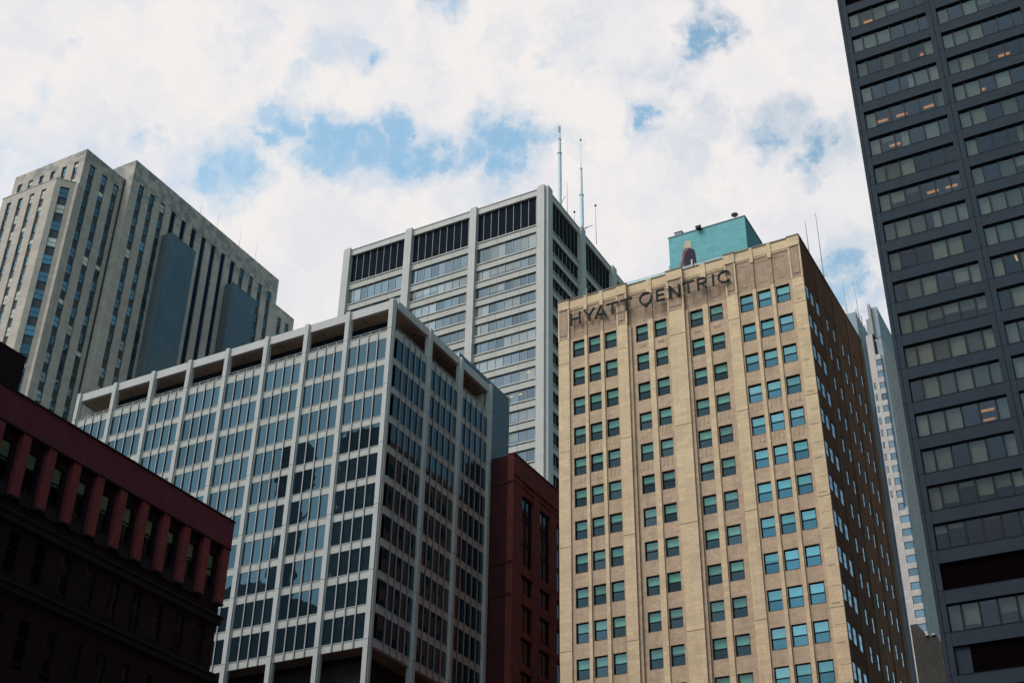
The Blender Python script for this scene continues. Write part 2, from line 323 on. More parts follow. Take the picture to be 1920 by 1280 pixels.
# ------------------------------------------------------------------ mesh helpers
BOXF = ((0,3,2,1),(4,5,6,7),(0,1,5,4),(1,2,6,5),(2,3,7,6),(3,0,4,7))
class MB:
    def __init__(s): s.v = []; s.f = []; s.m = []; s.mats = []
    def mi(s, mat):
        if mat not in s.mats: s.mats.append(mat)
        return s.mats.index(mat)
    def pts(s, P, faces, mat):
        o = len(s.v); s.v += [tuple(p) for p in P]; k = s.mi(mat)
        for f in faces: s.f.append(tuple(o+i for i in f)); s.m.append(k)
    def box(s, x0, x1, y0, y1, z0, z1, mat):
        s.pts([(x0,y0,z0),(x1,y0,z0),(x1,y1,z0),(x0,y1,z0),(x0,y0,z1),(x1,y0,z1),(x1,y1,z1),(x0,y1,z1)], BOXF, mat)
    def prism(s, poly, z0, z1, mat):
        n = len(poly)
        P = [(x, y, z0) for x, y in poly]+[(x, y, z1) for x, y in poly]
        s.pts(P, [tuple(range(n-1, -1, -1)), tuple(range(n, 2*n))]+[(i, (i+1) % n, n+(i+1) % n, n+i) for i in range(n)], mat)
    def slab(s, poly, y0, y1, mat):
        """upright plate: outline in x,z, thickness in y"""
        n = len(poly)
        P = [(x, y0, z) for x, z in poly]+[(x, y1, z) for x, z in poly]
        s.pts(P, [tuple(range(n)), tuple(range(2*n-1, n-1, -1))]+[(i, n+i, n+(i+1) % n, (i+1) % n) for i in range(n)], mat)
    def bar(s, a, b, w, y0, y1, mat):
        """flat stroke of width w from a to b in x,z"""
        ax, az = a; bx, bz = b; L = math.hypot(bx-ax, bz-az); nx, nz = -(bz-az)/L*w/2, (bx-ax)/L*w/2
        s.slab([(ax-nx, az-nz), (bx-nx, bz-nz), (bx+nx, bz+nz), (ax+nx, az+nz)], y0, y1, mat)
    def tube(s, p, q, r0, r1, mat, n=10):
        p, q = Vector(p), Vector(q); d = (q-p).normalized()
        u = d.orthogonal().normalized(); w = d.cross(u)
        P = []
        for c, r in ((p, r0), (q, r1)):
            for i in range(n):
                a = 2*math.pi*i/n; P.append(c+(u*math.cos(a)+w*math.sin(a))*r)
        s.pts(P, [tuple(range(n-1, -1, -1)), tuple(range(n, 2*n))]+[(i, (i+1) % n, n+(i+1) % n, n+i) for i in range(n)], mat)
    def add(s, o, F=None, a=0, d=0, z=0):
        off = len(s.v); mp = [s.mi(m) for m in o.mats]
        for x, y, zz in o.v:
            s.v.append(F.w(x+a, y+d, zz+z) if F else (x+a, y+d, zz+z))
        s.f += [tuple(off+i for i in f) for f in o.f]; s.m += [mp[k] for k in o.m]
    def mesh(s, name, base=(0, 0, 0)):
        me = bpy.data.meshes.new(name)
        bx, by, bz = base
        me.from_pydata([(x-bx, y-by, z-bz) for x, y, z in s.v], [], s.f)
        for m in s.mats: me.materials.append(M[m])
        me.polygons.foreach_set('material_index', s.m)
        me.update(); return me
    def build(s, name, parent=None, **props):
        base = tuple(parent.location) if parent else (0, 0, 0)
        if parent and parent.type != 'EMPTY': base = parent['_base'] if '_base' in parent else base
        o = bpy.data.objects.new(name, s.mesh(name, base)); C.objects.link(o)
        if parent: o.parent = parent
        for k, v in props.items(): o[k] = v
        return o
class Fac:
    """a facade: origin at its left foot seen from outside, u runs right along it, n points into the building"""
    def __init__(s, x, y, u=(1, 0)):
        s.o = (x, y); s.u = u; s.n = (-u[1], u[0]); s.rz = math.atan2(u[1], u[0])
    def w(s, a, d, z):
        return (s.o[0]+s.u[0]*a+s.n[0]*d, s.o[1]+s.u[1]*a+s.n[1]*d, z)
    def box(s, mb, a0, a1, d0, d1, z0, z1, mat):
        mb.pts([s.w(a0,d0,z0),s.w(a1,d0,z0),s.w(a1,d1,z0),s.w(a0,d1,z0),s.w(a0,d0,z1),s.w(a1,d0,z1),s.w(a1,d1,z1),s.w(a0,d1,z1)], BOXF, mat)
def thing(name, label, cat, loc, group=None):
    o = bpy.data.objects.new(name, None); o.location = loc; o.empty_display_size = 1
    C.objects.link(o); o['label'] = label; o['category'] = cat
    if group: o['group'] = group
    return o
def tag(o, label, cat, group=None):
    o['label'] = label; o['category'] = cat
    if group: o['group'] = group
    return o
def struct(o): o['kind'] = 'structure'; return o
def add_parts(bld, name, places, protos, limit=100, zvis=-1e9):
    """places: (facade, a, d, z, proto index). The largest seen become parts with sub-parts, the rest one mass."""
    sc = []
    for k, (F, a, d, z, pi, wd, ht) in enumerate(places):
        c = proj(F.w(a+wd/2, d, z+ht/2)); v = 0
        if c and -60 < c[0] < 1980 and -60 < c[1] < 1340 and z > zvis:
            p = Vector(F.w(a+wd/2, d, z+ht/2))-Vector((0, 0, CZ)); cosn = max(0, p.x*F.n[0]+p.y*F.n[1])/p.length
            v = wd*ht*cosn/c[2]**2
        sc.append((-v, k))
    sc.sort()
    base = bld.location
    cache = {}
    rest = MB()
    for rank, (v, k) in enumerate(sc):
        F, a, d, z, pi, wd, ht = places[k]
        if rank < limit and v < 0:
            if pi not in cache: cache[pi] = [(nm, mb.mesh(nm)) for nm, mb in protos[pi]]
            root = None
            for nm, me in cache[pi]:
                o = bpy.data.objects.new(nm, me); C.objects.link(o)
                if root is None:
                    root = o; o.parent = bld; w = F.w(a, d, z)
                    o.location = (w[0]-base[0], w[1]-base[1], w[2]-base[2]); o.rotation_euler = (0, 0, F.rz)
                else: o.parent = root
        else:
            for nm, mb in protos[pi]: rest.add(mb, F, a, d, z)
    if rest.v:
        rest.build(name+'_rows', bld, kind='stuff')

# ------------------------------------------------------------------ ground and streets
g = MB(); g.pts([(-6000,-6000,0),(6000,-6000,0),(6000,6000,0),(-6000,6000,0)], [(0,1,2,3)], 'ground')
struct(g.build('ground'))
g = MB(); g.box(-1500, 1500, 82, 96, -.3, .008, 'asphalt'); g.box(-67, -53, 96, 1500, -.3, .008, 'asphalt'); g.box(-67, -53, -1500, 82, -.3, .008, 'asphalt')
struct(g.build('road'))
g = MB()
for i in range(-60, 20): g.box(i*12, i*12+4, 88.9, 89.1, .0, .013, 'line')
struct(g.build('road_marking'))
g = MB()
g.box(-1500, -67, 78.6, 82, -.2, .13, 'paving'); g.box(-53, 1500, 79, 82, -.2, .13, 'paving'); g.box(-1500, -67, 96, 100.5, -.2, .13, 'paving'); g.box(-53, 1500, 96, 100.5, -.2, .13, 'paving')
g.box(-70.5, -67, -200, 78.6, -.2, .13, 'paving'); g.box(-53, -50, 100.5, 300, -.2, .13, 'paving'); g.box(-70.5, -67, 100.5, 300, -.2, .13, 'paving')
g.box(-53, 4, -60, 79, -.2, .13, 'paving')
struct(g.build('pavement'))

# ------------------------------------------------------------------ hotel
HX, HY = -50., 100.
hotel = thing('hotel_building', 'cream and tan terracotta hotel tower with rows of teal double hung windows', 'building', (-37.5, 110, 0))
F = Fac(HX, HY); FS = Fac(-25, 100, (0, 1))
ROWS = [72.1-3.22*r for r in range(22)]; WH = 1.8
wide = [(0, 1.17), (6.35, 7.42), (11.7, 13.32), (17.61, 18.66), (23.9, 25)]
bays = [(1.17, 6.35, .16, [(1.5, 2.74), (3.22, 4.46), (4.96, 6.2)]), (7.42, 11.7, .42, [(8.13, 9.37), (10.07, 11.32)]),
        (13.32, 17.61, .42, [(13.73, 15.0), (15.68, 16.98)]), (18.66, 23.9, .16, [(18.8, 20.05), (20.53, 21.8), (22.3, 23.6)])]
for k, (a0, a1) in enumerate(wide):
    mb = MB()
    dp = .30 if k == 4 else .95
    F.box(mb, a0, a1, 0, dp, 0, 72.38, 'cream')
    if k in (1, 2, 3):      # stepped jambs of the deep centre bays
        if k < 3: F.box(mb, a1, a1+.30, .20, .95, 0, 72.2, 'tan')
        if k > 1: F.box(mb, a0-.16, a0, .20, .95, 0, 72.2, 'tan')
    if k == 4:              # string blocks on the corner pier
        for r in range(21):
            F.box(mb, a0+.22, a1-.12, -.02, .1, ROWS[r]-.62, ROWS[r]-.55, 'cream')
            F.box(mb, a0+.15, a1-.3, -.02, .1, ROWS[r]-2.1, ROWS[r]-2.0, 'tan')
    for r in (0, 3, 6, 9, 12, 15, 18):
        F.box(mb, a0+.002, a1-.002, -.025, .05, ROWS[r]-2.42, ROWS[r]-2.36, 'tan')
    mb.build('pier', hotel)
    mb = MB()               # the pier's weathered top behind the sign and its capital
    F.box(mb, a0, a1, .03, dp, 72.38, 75.95, 'frieze')
    F.box(mb, a0+.22, a1-.22, -.02, .06, 72.9, 75.7, 'frieze')
    F.box(mb, a0-.02, a1+.02, -.07, dp, 75.95, 77.02, 'cream')
    F.box(mb, a0-.02, a0+.14, -.03, .1, 72.38, 75.95, 'cream'); F.box(mb, a1-.14, a1+.02, -.03, .1, 72.38, 75.95, 'cream')
    F.box(mb, a0-.06, a1+.06, -.13, dp, 77.02, 77.12, 'coping')
    mb.build('pier_capital', hotel)
wall = MB(); frz = MB(); par = MB()
wp = []
for bi, (a0, a1, d, ws) in enumerate(bays):
    # spandrels between windows
    for r in range(22):
        zt = ROWS[r]-WH; zb = ROWS[r+1] if r < 21 else 0
        F.box(wall, a0, a1, d, .95, zb, zt, 'tan')
        for wa, wb in ws:
            if 3 <= r <= 4:      # worn corbels under the sills of these storeys
                for q in range(3): F.box(wall, wa+.15+q*.4, wa+.28+q*.4, d-.03, d+.1, zt-.85, zt-.05, 'tan')
            elif r == 0 and bi in (1, 2):
                F.box(wall, wa+.3, wb-.3, d-.03, d+.1, zt-.7, zt-.5, 'frieze')
    # jamb strips beside the windows
    edges = [a0]+[x for w in ws for x in w]+[a1]
    for i in range(0, len(edges), 2):
        for r in range(22): F.box(wall, edges[i], edges[i+1], d+.002, .95, ROWS[r]-WH, ROWS[r], 'tan')
    F.box(wall, a0, a1, d, .95, ROWS[0], 72.38, 'tan')
    for i in range(len(ws)-1):
        p0, p1 = ws[i][1]+.09, ws[i+1][0]-.09
        mb = MB(); F.box(mb, p0, p1, d-.14, d+.1, 0, 72.38, 'cream'); F.box(mb, p0+.03, p1-.03, d-.10, d+.1, 72.38, 75.95, 'frieze')
        F.box(mb, p0-.02, p1+.02, d-.17, d+.1, 75.4, 77.03, 'cream'); mb.build('pilaster', hotel)
    F.box(frz, a0, a1, d+.02, .95, 72.38, 76.0, 'frieze')
    for wa, wb in ws:        # raised panel frames of the frieze
        for (x0, x1, z0, z1) in ((wa+.1, wb-.1, 72.95, 73.03), (wa+.1, wb-.1, 75.3, 75.38), (wa+.1, wa+.17, 73.03, 75.3), (wb-.17, wb-.1, 73.03, 75.3)):
            F.box(frz, x0, x1, d-.0, d+.1, z0, z1, 'frieze')
    F.box(par, a0+.02, a1-.02, d-.08, .95, 76.0, 77.02, 'cream'); F.box(par, a0+.06, a1-.06, d-.16, .95, 77.02, 77.1, 'coping')
    F.box(par, a0+.02, a1-.02, d-.04, d+.1, 75.82, 76.0, 'cream')
    for wa, wb in ws:
        for r in range(22):
            typ = rnd.choice([0, 0, 0, 1, 1, 2, 3]) if bi in (0, 3) else rnd.choice([0, 0, 1, 2, 4, 4])
            wp.append((F, wa, d+.2, ROWS[r]-WH, typ if bi < 3 else rnd.choice([5, 5, 5, 6, 7]), wb-wa, WH))
wall.box(-50, -25.5, 120.3, 121, 0, 77, 'brick'); wall.box(-50, -49.4, 100.95, 120.3, 0, 77, 'brick')
wall.box(-49.4, -25.5, 101.9, 120.3, 0, 76.2, 'dark')
wall.build('wall', hotel); frz.build('frieze', hotel); par.build('parapet', hotel)
def sash(w, h, cover, blind='blind', glass_='g_hotel'):
    f = MB(); t = .055
    f.box(0, t, -.03, .09, 0, h, 'blackframe'); f.box(w-t, w, -.03, .09, 0, h, 'blackframe')
    f.box(t, w-t, -.03, .09, h-.06, h, 'blackframe'); f.box(t, w-t, -.03, .09, 0, .06, 'blackframe'); f.box(t, w-t, -.02, .08, h*.5-.035, h*.5+.035, 'blackframe')
    f.box(-.02, w+.02, -.20, .0, -.07, 0.0, 'coping')
    p = MB(); p.box(t, w-t, .03, .045, h*.5+.035, h-.06, glass_); p.box(t, w-t, .05, .065, .06, h*.5-.035, glass_+'_low')
    b = MB(); zc = h-.06-(h-.12)*cover
    b.box(t+.01, w-t-.01, .12, .14, zc, h-.05, blind)
    return [('window', f), ('pane', p), ('blind', b)]
W_ = 1.245
protos = [sash(W_, WH, c) for c in (.52, .60, .36, .97, .72)]+[sash(W_, WH, c, 'blind', 'g_hotel2') for c in (.50, .33, .9)]
add_parts(hotel, 'window', wp, protos, 100)
# side wall to the alley
sw = MB(); sp = []
cols = [(.42, 1.42), (1.78, 2.88), (3.5, 4.6), (6.7, 7.5), (8.85, 9.65), (11.75, 12.55), (13.85, 14.65), (16.3, 17.1), (18.4, 19.2)]
ed = [.302]+[x for c in cols for x in c]+[21]
for i in range(0, len(ed), 2): FS.box(sw, ed[i], ed[i+1], .0, .6, 0, ROWS[0]-.05, 'brick')
for i, (c0, c1) in enumerate(cols):
    for r in range(22):
        zb = ROWS[r+1]-.25 if r < 21 else 0
        if r == 0: FS.box(sw, c0, c1, .0, .6, ROWS[0]-.25, ROWS[0]-.05, 'brick')
        FS.box(sw, c0, c1, .0, .6, zb, ROWS[r]-WH+.1, 'brick')
        sp.append((FS, c0, .03 if i < 3 else .035, ROWS[r]-WH+.1, rnd.randrange(4), c1-c0, 1.45))
FS.box(sw, .302, 21, .0, .6, ROWS[0]-.05, 77.05, 'brick')
FS.box(sw, .32, 21.0, -.06, .7, 77.05, 77.14, 'coping')
FS.box(sw, .35, 20.9, -.03, .1, 72.7, 72.78, 'brickpil')
sw.build('side_wall', hotel)
for a0, a1 in ((4.9, 6.0), (10.0, 11.1), (14.9, 15.7), (19.6, 20.98)):
    mb = MB(); FS.box(mb, a0, a1, -.07, .1, 0, 76.2, 'brickpil'); mb.build('side_pilaster', hotel)
def ssash(w, h, cover):
    f = MB(); t = .035
    f.box(0, t, 0, .08, 0, h, 'blackframe'); f.box(w-t, w, 0, .08, 0, h, 'blackframe'); f.box(t, w-t, 0, .08, h-.05, h, 'blackframe'); f.box(t, w-t, 0, .08, 0, .05, 'blackframe'); f.box(t, w-t, .01, .08, h*.5-.03, h*.5+.03, 'blackframe')
    p = MB(); p.box(t, w-t, .01, .03, .05, h-.05, 'g_side')
    return [('window', f), ('pane', p)]
add_parts(hotel, 'side_window', [(a, b, c, d, 0 if w > .9 else 1, w, h) for a, b, c, d, e, w, h in sp], [ssash(1.0, 1.45, 0), ssash(.8, 1.45, 0)], 0)
mb = MB(); mb.box(-49.3, -25.7, 101.0, 120.2, 76.2, 76.5, 'asphalt'); mb.build('roof', hotel)
# glass guard behind the parapet
mb = MB()
for i in range(9): mb.box(-48.4+i*2.3, -46.16+i*2.3, 100.9, 100.93, 77.05, 77.72, 'g_rail')
gr = mb.build('guard_rail', hotel)
mb = MB(); mb.box(-48.5, -27.7, 100.88, 100.95, 77.72, 77.79, 'rod')
for i in range(10): mb.box(-48.47+i*2.3, -48.41+i*2.3, 100.88, 100.95, 76.5, 77.72, 'rod')
o = mb.build('rail', hotel)
for x in (-38.25, -35.9):
    mb = MB(); mb.box(x, x+.13, 100.7, 100.83, 76.5, 78.25, 'whitedull'); mb.build('rail_post', hotel)
# penthouse with mural
pent = MB(); pent.box(-40.09, -31.72, 106, 111.3, 76.5, 85.72, 'teal'); pent.box(-40.15, -31.66, 105.95, 111.35, 85.72, 85.82, 'clad')
ph = pent.build('penthouse', hotel)
def mural(name, px, mat, y):
    mb = MB(); mb.slab([on_front(1230+x*.1198, 390+yy*.1198, 106) for x, yy in px][::-1], y, 106.0, mat)
    o = mb.build(name, hotel); return o
mural('painted_jacket', [(455,660),(500,640),(540,625),(600,655),(615,720),(632,830),(640,960),(520,960),(450,960),(440,900),(440,740)], 'jacket', 105.97)
mural('painted_sleeve', [(455,655),(490,630),(515,640),(470,690),(447,740),(440,830),(430,900),(400,960),(370,960),(385,890),(410,800),(418,700),(430,660)], 'sleeve', 105.96)
mural('painted_hair', [(435,610),(445,560),(470,520),(500,507),(535,515),(555,560),(550,600),(560,640),(520,620),(500,635),(470,625),(455,640)], 'hair', 105.95)

sign = thing('hotel_sign', 'dark slate letters spelling HYATT CENTRIC across the hotel parapet', 'sign', (-40.2, 99.6, 73.7))
y0, y1 = 99.70, 99.86; wst = .17; zb, zt = 73.78, 75.12
def letter(strokes, extra=None):
    mb = MB()
    for a, b in strokes: mb.bar(a, b, wst, y0, y1, 'slate')
    for poly in (extra or []): mb.slab(poly, y0, y1, 'slate')
    mb.build('letter', sign)
def arc(cx, cz, rx, rz, a0, a1, n=18):
    P = [(cx+rx*math.cos(math.radians(a0+(a1-a0)*i/n)), cz+rz*math.sin(math.radians(a0+(a1-a0)*i/n))) for i in range(n+1)]
    return P
def arcpoly(cx, cz, rx, rz, a0, a1, w=wst, n=20):
    return [list(q) for q in zip(*[iter([])]*1)] or [[p0, p1, q1, q0] for p0, p1, q0, q1 in zip(
        arc(cx, cz, rx, rz, a0, a1, n)[:-1], arc(cx, cz, rx, rz, a0, a1, n)[1:], arc(cx, cz, rx-w, rz-w, a0, a1, n)[:-1], arc(cx, cz, rx-w, rz-w, a0, a1, n)[1:])]
h2 = wst/2; zm = (zb+zt)/2
letter([((-48.46, zb), (-48.46, zt)), ((-47.53, zb), (-47.53, zt)), ((-48.38, zm), (-47.61, zm))])
letter([((-47.05, zt), (-46.48, zm-.05)), ((-45.92, zt), (-46.48, zm-.05)), ((-46.48, zb), (-46.48, zm))])
letter([((-45.83, zb), (-45.24, zt)), ((-44.65, zb), (-45.24, zt)), ((-45.6, zb+.38), (-44.9, zb+.38))])
letter([((-44.62, zt-h2), (-43.32, zt-h2)), ((-43.97, zb), (-43.97, zt-wst))])
letter([((-43.16, zt-h2), (-41.86, zt-h2)), ((-42.5, zb), (-42.5, zt-wst))])
mb = MB()
for q in arcpoly(-40.42, 74.52, .70, .70, 52, 232): mb.slab(q, y0, y1, 'slate')
for q in arcpoly(-40.42, 74.52, .70, .70, -52, 18): mb.slab(q, y0, y1, 'slate')
mb.slab([(-40.99, 74.1), (-40.42, 73.43), (-39.86, 74.1), (-40.1, 74.0), (-40.42, 73.92), (-40.74, 74.0)], y0, y1, 'slate'); mb.build('letter', sign)
letter([((-39.26, zb), (-39.26, zt)), ((-39.18, zt-h2), (-38.48, zt-h2)), ((-39.18, zb+h2), (-38.48, zb+h2)), ((-39.18, zm), (-38.55, zm))])
letter([((-37.92, zb), (-37.92, zt)), ((-36.98, zb), (-36.98, zt)), ((-37.85, zt-.05), (-37.05, zb+.05))])
letter([((-36.62, zt-h2), (-35.42, zt-h2)), ((-36.02, zb), (-36.02, zt-wst))])
mb = MB(); mb.bar((-35.02, zb), (-35.02, zt), wst, y0, y1, 'slate'); mb.bar((-34.94, zt-h2), (-34.5, zt-h2), wst, y0, y1, 'slate'); mb.bar((-34.94, zm-.0), (-34.5, zm-.0), wst, y0, y1, 'slate')
for q in arcpoly(-34.52, (zt+zm-h2)/2, .37, (zt-zm+h2)/2, -90, 90): mb.slab(q, y0, y1, 'slate')
mb.bar((-34.62, zm-.05), (-34.2, zb), wst, y0, y1, 'slate'); mb.build('letter', sign)
letter([((-33.5, zb), (-33.5, zt))])
mb = MB()
for q in arcpoly(-32.36, 74.5, .69, .70, 42, 318, n=28): mb.slab(q, y0, y1, 'slate')
mb.build('letter', sign)
mb = MB(); mb.box(-48.5, -31.8, 99.88, 99.91, 74.98, 75.03, 'coping'); mb.box(-48.5, -31.8, 99.88, 99.91, 73.86, 73.91, 'coping')
for i in range(14): mb.box(-48.3+i*1.25, -48.26+i*1.25, 99.90, 100.05, 74.98, 75.02, 'coping'); mb.box(-48.3+i*1.25, -48.26+i*1.25, 99.90, 100.05, 73.87, 73.91, 'coping')
mb.build('rail', sign)
def roof_items():
    t = thing('security_camera', 'small camera pole standing on the left end of the hotel parapet', 'camera', (-47.2, 100.75, 77.0))
    mb = MB(); mb.tube((-47.2, 100.75, 76.5), (-47.2, 100.75, 78.35), .05, .05, 'rod'); mb.tube((-47.2, 100.75, 78.25), (-46.75, 100.75, 78.45), .035, .035, 'rod'); mb.build('pole', t)
    mb = MB(); mb.tube((-46.95, 100.6, 78.25), (-46.85, 100.45, 77.75), .12, .10, 'slate'); mb.tube((-46.75, 100.75, 78.45), (-46.5, 100.55, 78.5), .09, .12, 'slate'); mb.build('camera_head', t)
    t = thing('satellite_dish', 'round dark dish on the right end of the teal penthouse roof', 'dish', (-32.85, 107, 85.82))
    mb = MB(); mb.tube((-32.8, 106.3, 85.8), (-32.8, 106.3, 86.4), .04, .04, 'slate'); mb.build('stand', t)
    mb = MB()
    P = []; c = Vector((-32.8, 106.2, 86.42)); dn = Vector((.25, -.95, .2)).normalized(); u = dn.orthogonal().normalized(); w = dn.cross(u); n = 20
    for rr, dd in ((.36, 0), (.36, .03), (.25, .10), (.02, .14)):
        for i in range(n):
            a = 2*math.pi*i/n; P.append(c+(u*math.cos(a)+w*math.sin(a))*rr-dn*dd)
    fc = [tuple(range(n-1, -1, -1))]+[(k*n+i, k*n+(i+1) % n, (k+1)*n+(i+1) % n, (k+1)*n+i) for k in range(3) for i in range(n)]
    mb.pts(P, fc, 'slate'); mb.build('reflector', t)
    t = thing('floodlight', 'black floodlight clipped to the middle of the teal penthouse roof edge', 'light', (-36.6, 105.9, 85.8))
    mb = MB(); mb.prism([(-36.9, 105.55), (-36.3, 105.55), (-36.38, 105.9), (-36.82, 105.9)], 85.62, 85.95, 'blackframe'); mb.build('lamp_head', t)
    mb = MB(); mb.box(-36.64, -36.56, 105.85, 106.2, 85.78, 85.9, 'rod'); mb.build('bracket', t)
    t = thing('roof_vent', 'low grey vent box on the left end of the teal penthouse roof', 'vent', (-39.0, 106.6, 85.82))
    mb = MB(); mb.box(-39.4, -38.6, 106.05, 106.7, 85.82, 86.2, 'palegrey'); mb.build('housing', t)
    mb = MB(); mb.box(-39.45, -38.55, 106.0, 106.75, 86.2, 86.28, 'coping'); mb.build('hood', t)
roof_items()
def whip(x, y, z0, z1, label, r=.05, group='thin whip antennas on the roofs', ball=False, mat='rod'):
    t = thing('whip_antenna', label, 'antenna', (x, y, z0), group)
    mb = MB(); mb.tube((x, y, z0), (x, y, z0+(z1-z0)*.35), r*1.3, r, mat, 8); mb.build('base_tube', t)
    mb = MB(); mb.tube((x, y, z0+(z1-z0)*.35), (x, y, z1), r, r*.5, mat, 8); mb.build('rod', t)
    if ball:
        mb = MB(); mb.tube((x, y, z1), (x, y, z1+.2), r*5, r*4, mat, 8); mb.build('beacon', t)
whip(-26.0, 107.5, 76.5, 84.1, 'shorter whip antenna behind the hotel right roof edge', .055)
whip(-26.0, 112.4, 76.5, 88.5, 'taller whip antenna behind the hotel right roof edge', .055)

# ------------------------------------------------------------------ black tower
bt = thing('black_office_tower', 'black steel office tower with wide six pane windows at the right edge', 'building', (0, 105, 0))
Q = .805          # storey height 3.13 m
F = Fac(-17.15, 95)
fh, z_top = 3.134, 97.16
BR = [(r, z_top-fh*r) for r in range(-7, 30)]; BH = 2.055; NB = 5
TOPZ = 123
B0, BWD, BP = .725, 7.0, 7.89
piers = [(0, B0)]+[(B0+BWD+BP*k, B0+BP*(k+1)) for k in range(NB)]
for a0, a1 in piers:
    mb = MB(); F.box(mb, a0, a1, 0, .5, 0, TOPZ, 'black')
    m = .29 if a0 == 0 else (a0+a1)/2
    F.box(mb, m-.02, m+.02, -.004, .1, 0, TOPZ, 'seam')
    mb.build('pier', bt)
mull = [.966, 2.24, 3.52, 4.83, 6.12]; BW = BWD
panes = [0]+mull+[BW]
for r, zt in BR:
    mb = MB(); zb = zt-BH
    nz = z_top-fh*(r+1)
    for k in range(NB): F.box(mb, B0+BP*k, B0+BP*k+BWD, .03, .5, max(nz, 0), zb, 'black')
    if r < 12 or True:
        for k in range(NB): F.box(mb, B0+BP*k, B0+BP*k+BWD, .026, .03, zb-.02, zb-.005, 'seam')
        F.box(mb, 0, B0+BP*NB, -.006, .0, zb-.05, zb-.025, 'seam')
    mb.build('spandrel', bt)
mb = MB(); 
for k in range(NB): F.box(mb, B0+BP*k, B0+BP*k+BWD, .03, .5, z_top+fh*7, TOPZ, 'black')
mb.box(-16.75, 22.5, 95.5, 113, TOPZ-.5, TOPZ, 'black'); mb.box(-17.15, -16.75, 95.5, 113, 0, TOPZ, 'black'); mb.box(22.5, 23, 95.5, 113, 0, TOPZ, 'black'); mb.box(-16.75, 22.5, 112.5, 113, 0, TOPZ, 'black')
mb.build('wall', bt)
mb = MB()
for r, zt in BR: mb.box(-16.7, 22.4, 95.55, 100.6, zt+.02, zt+.5, 'ceiling')
mb.build('ceiling', bt)
mb = MB(); mb.box(-16.7, 22.4, 100.6, 101, 0, TOPZ-.6, 'strip'); mb.build('inner_wall', bt)
def bwin(covers):
    f = MB(); t = .07
    f.box(0, .05, 0, .14, 0, BH, 'blackframe'); f.box(BW-.05, BW, 0, .14, 0, BH, 'blackframe'); f.box(.05, BW-.05, 0, .14, BH-.09, BH, 'blackframe'); f.box(.05, BW-.05, 0, .14, 0, .05, 'blackframe')
    for m in mull: f.box(m-t, m+t, 0, .14, .05, BH-.09, 'blackframe')
    p = MB(); p.box(.05, BW-.05, .07, .085, .05, BH-.09, 'g_black')
    b = MB()
    for i, c in enumerate(covers):
        if c <= 0: continue
        x0, x1 = panes[i]+.06, panes[i+1]-.06
        if c > 1: x0 = x0+(x1-x0)*(c-1); c = 1
        b.box(x0, x1, .2, .22, .05+(BH-.14)*(1-c), BH-.09, 'blindtan')
    r = [('window', f), ('pane', p)]
    if b.v: r.append(('blind', b))
    return r
def blouv(first):
    f = MB()
    f.box(0, BW, .12, .3, 0, BH, 'vent')
    for i in range(15): f.box(.05, BW-.05, .06, .12, .05+i*.135, .09+i*.135, 'vent')
    r = [('louvre', f)]
    if first: p = MB(); p.box(.02, 1.1, .02, .04, .03, BH-.03, 'black'); r.append(('pane', p))
    return r
cov = [[.98,0,1,.5,0,0],[1,1,1,0,0,0],[1,0,1,1.5,0,.98],[1,0,0,1.6,1,1],[1,0,0,0,0,1.4],[1,.3,1.45,0,1,0],[1,1,1,0,0,0],[.9,.6,.3,0,0,.2],[1,1,1,1.5,1,1],[1,0,0,1,1,0],[0,1,.95,0,.7,.98],
       [1,1,.55,.45,.5,.6],[1,.97,1,1,1,.9],[0,1,1,.9,1,1],[1,1,1,0,0,1],[1,1,0,1,0,1],[1,.75,.2,.7,.5,.6],[.3,.2,0,.1,0,0],[1,.8,.1,.55,.8,.4]]
protos = [bwin(c) for c in cov]+[blouv(False), blouv(True)]
places = []
for r, zt in BR:
    for k in range(NB):
        pi = (19 if r in (-1, 18) else 20 if r == 20 else (r if k == 0 and 0 <= r < 18 else 18 if (k == 0 and r == 19) else rnd.choice([0,1,3,5,6,8,9,10,12,13,15,15,9])))
        places.append((F, B0+BP*k, .22, zt-BH, pi, BW, BH))
add_parts(bt, 'window', places, protos, 100)
def bl(k, r, a, d, w, l, mat='lamp'):
    zt = z_top-fh*r; mb = MB(); a, d, w, l = a*Q, d*Q, w*Q, l*Q; x0 = B0+BP*k+a
    F.box(mb, x0, x0+w, d, d+l, zt-.06, zt-.01, mat); mb.build('ceiling_lamp', bt)
for k, r, a in ((0,0,1.35),(0,2,6.9),(0,4,.9),(0,4,3.1),(0,4,6.2),(0,5,1.8),(0,7,4.8),(0,7,6.8),(0,14,5.9),(1,3,2.6),(1,3,5.2),(1,4,1.9),(1,7,2.8)): bl(k, r, a, 2.2, 1.2, .35)
for k, r, a in ((0,7,4.9),(0,7,6.9),(0,14,5.7)): bl(k, r, a, 4.2, 1.1, .25)
for k, r, a in ((0,11,2.9),(0,11,6.0),(1,10,2.3),(0,16,1.6),(0,16,4.2),(0,16,6.9)): bl(k, r, a, .9, .16, 1.0, 'lampy')

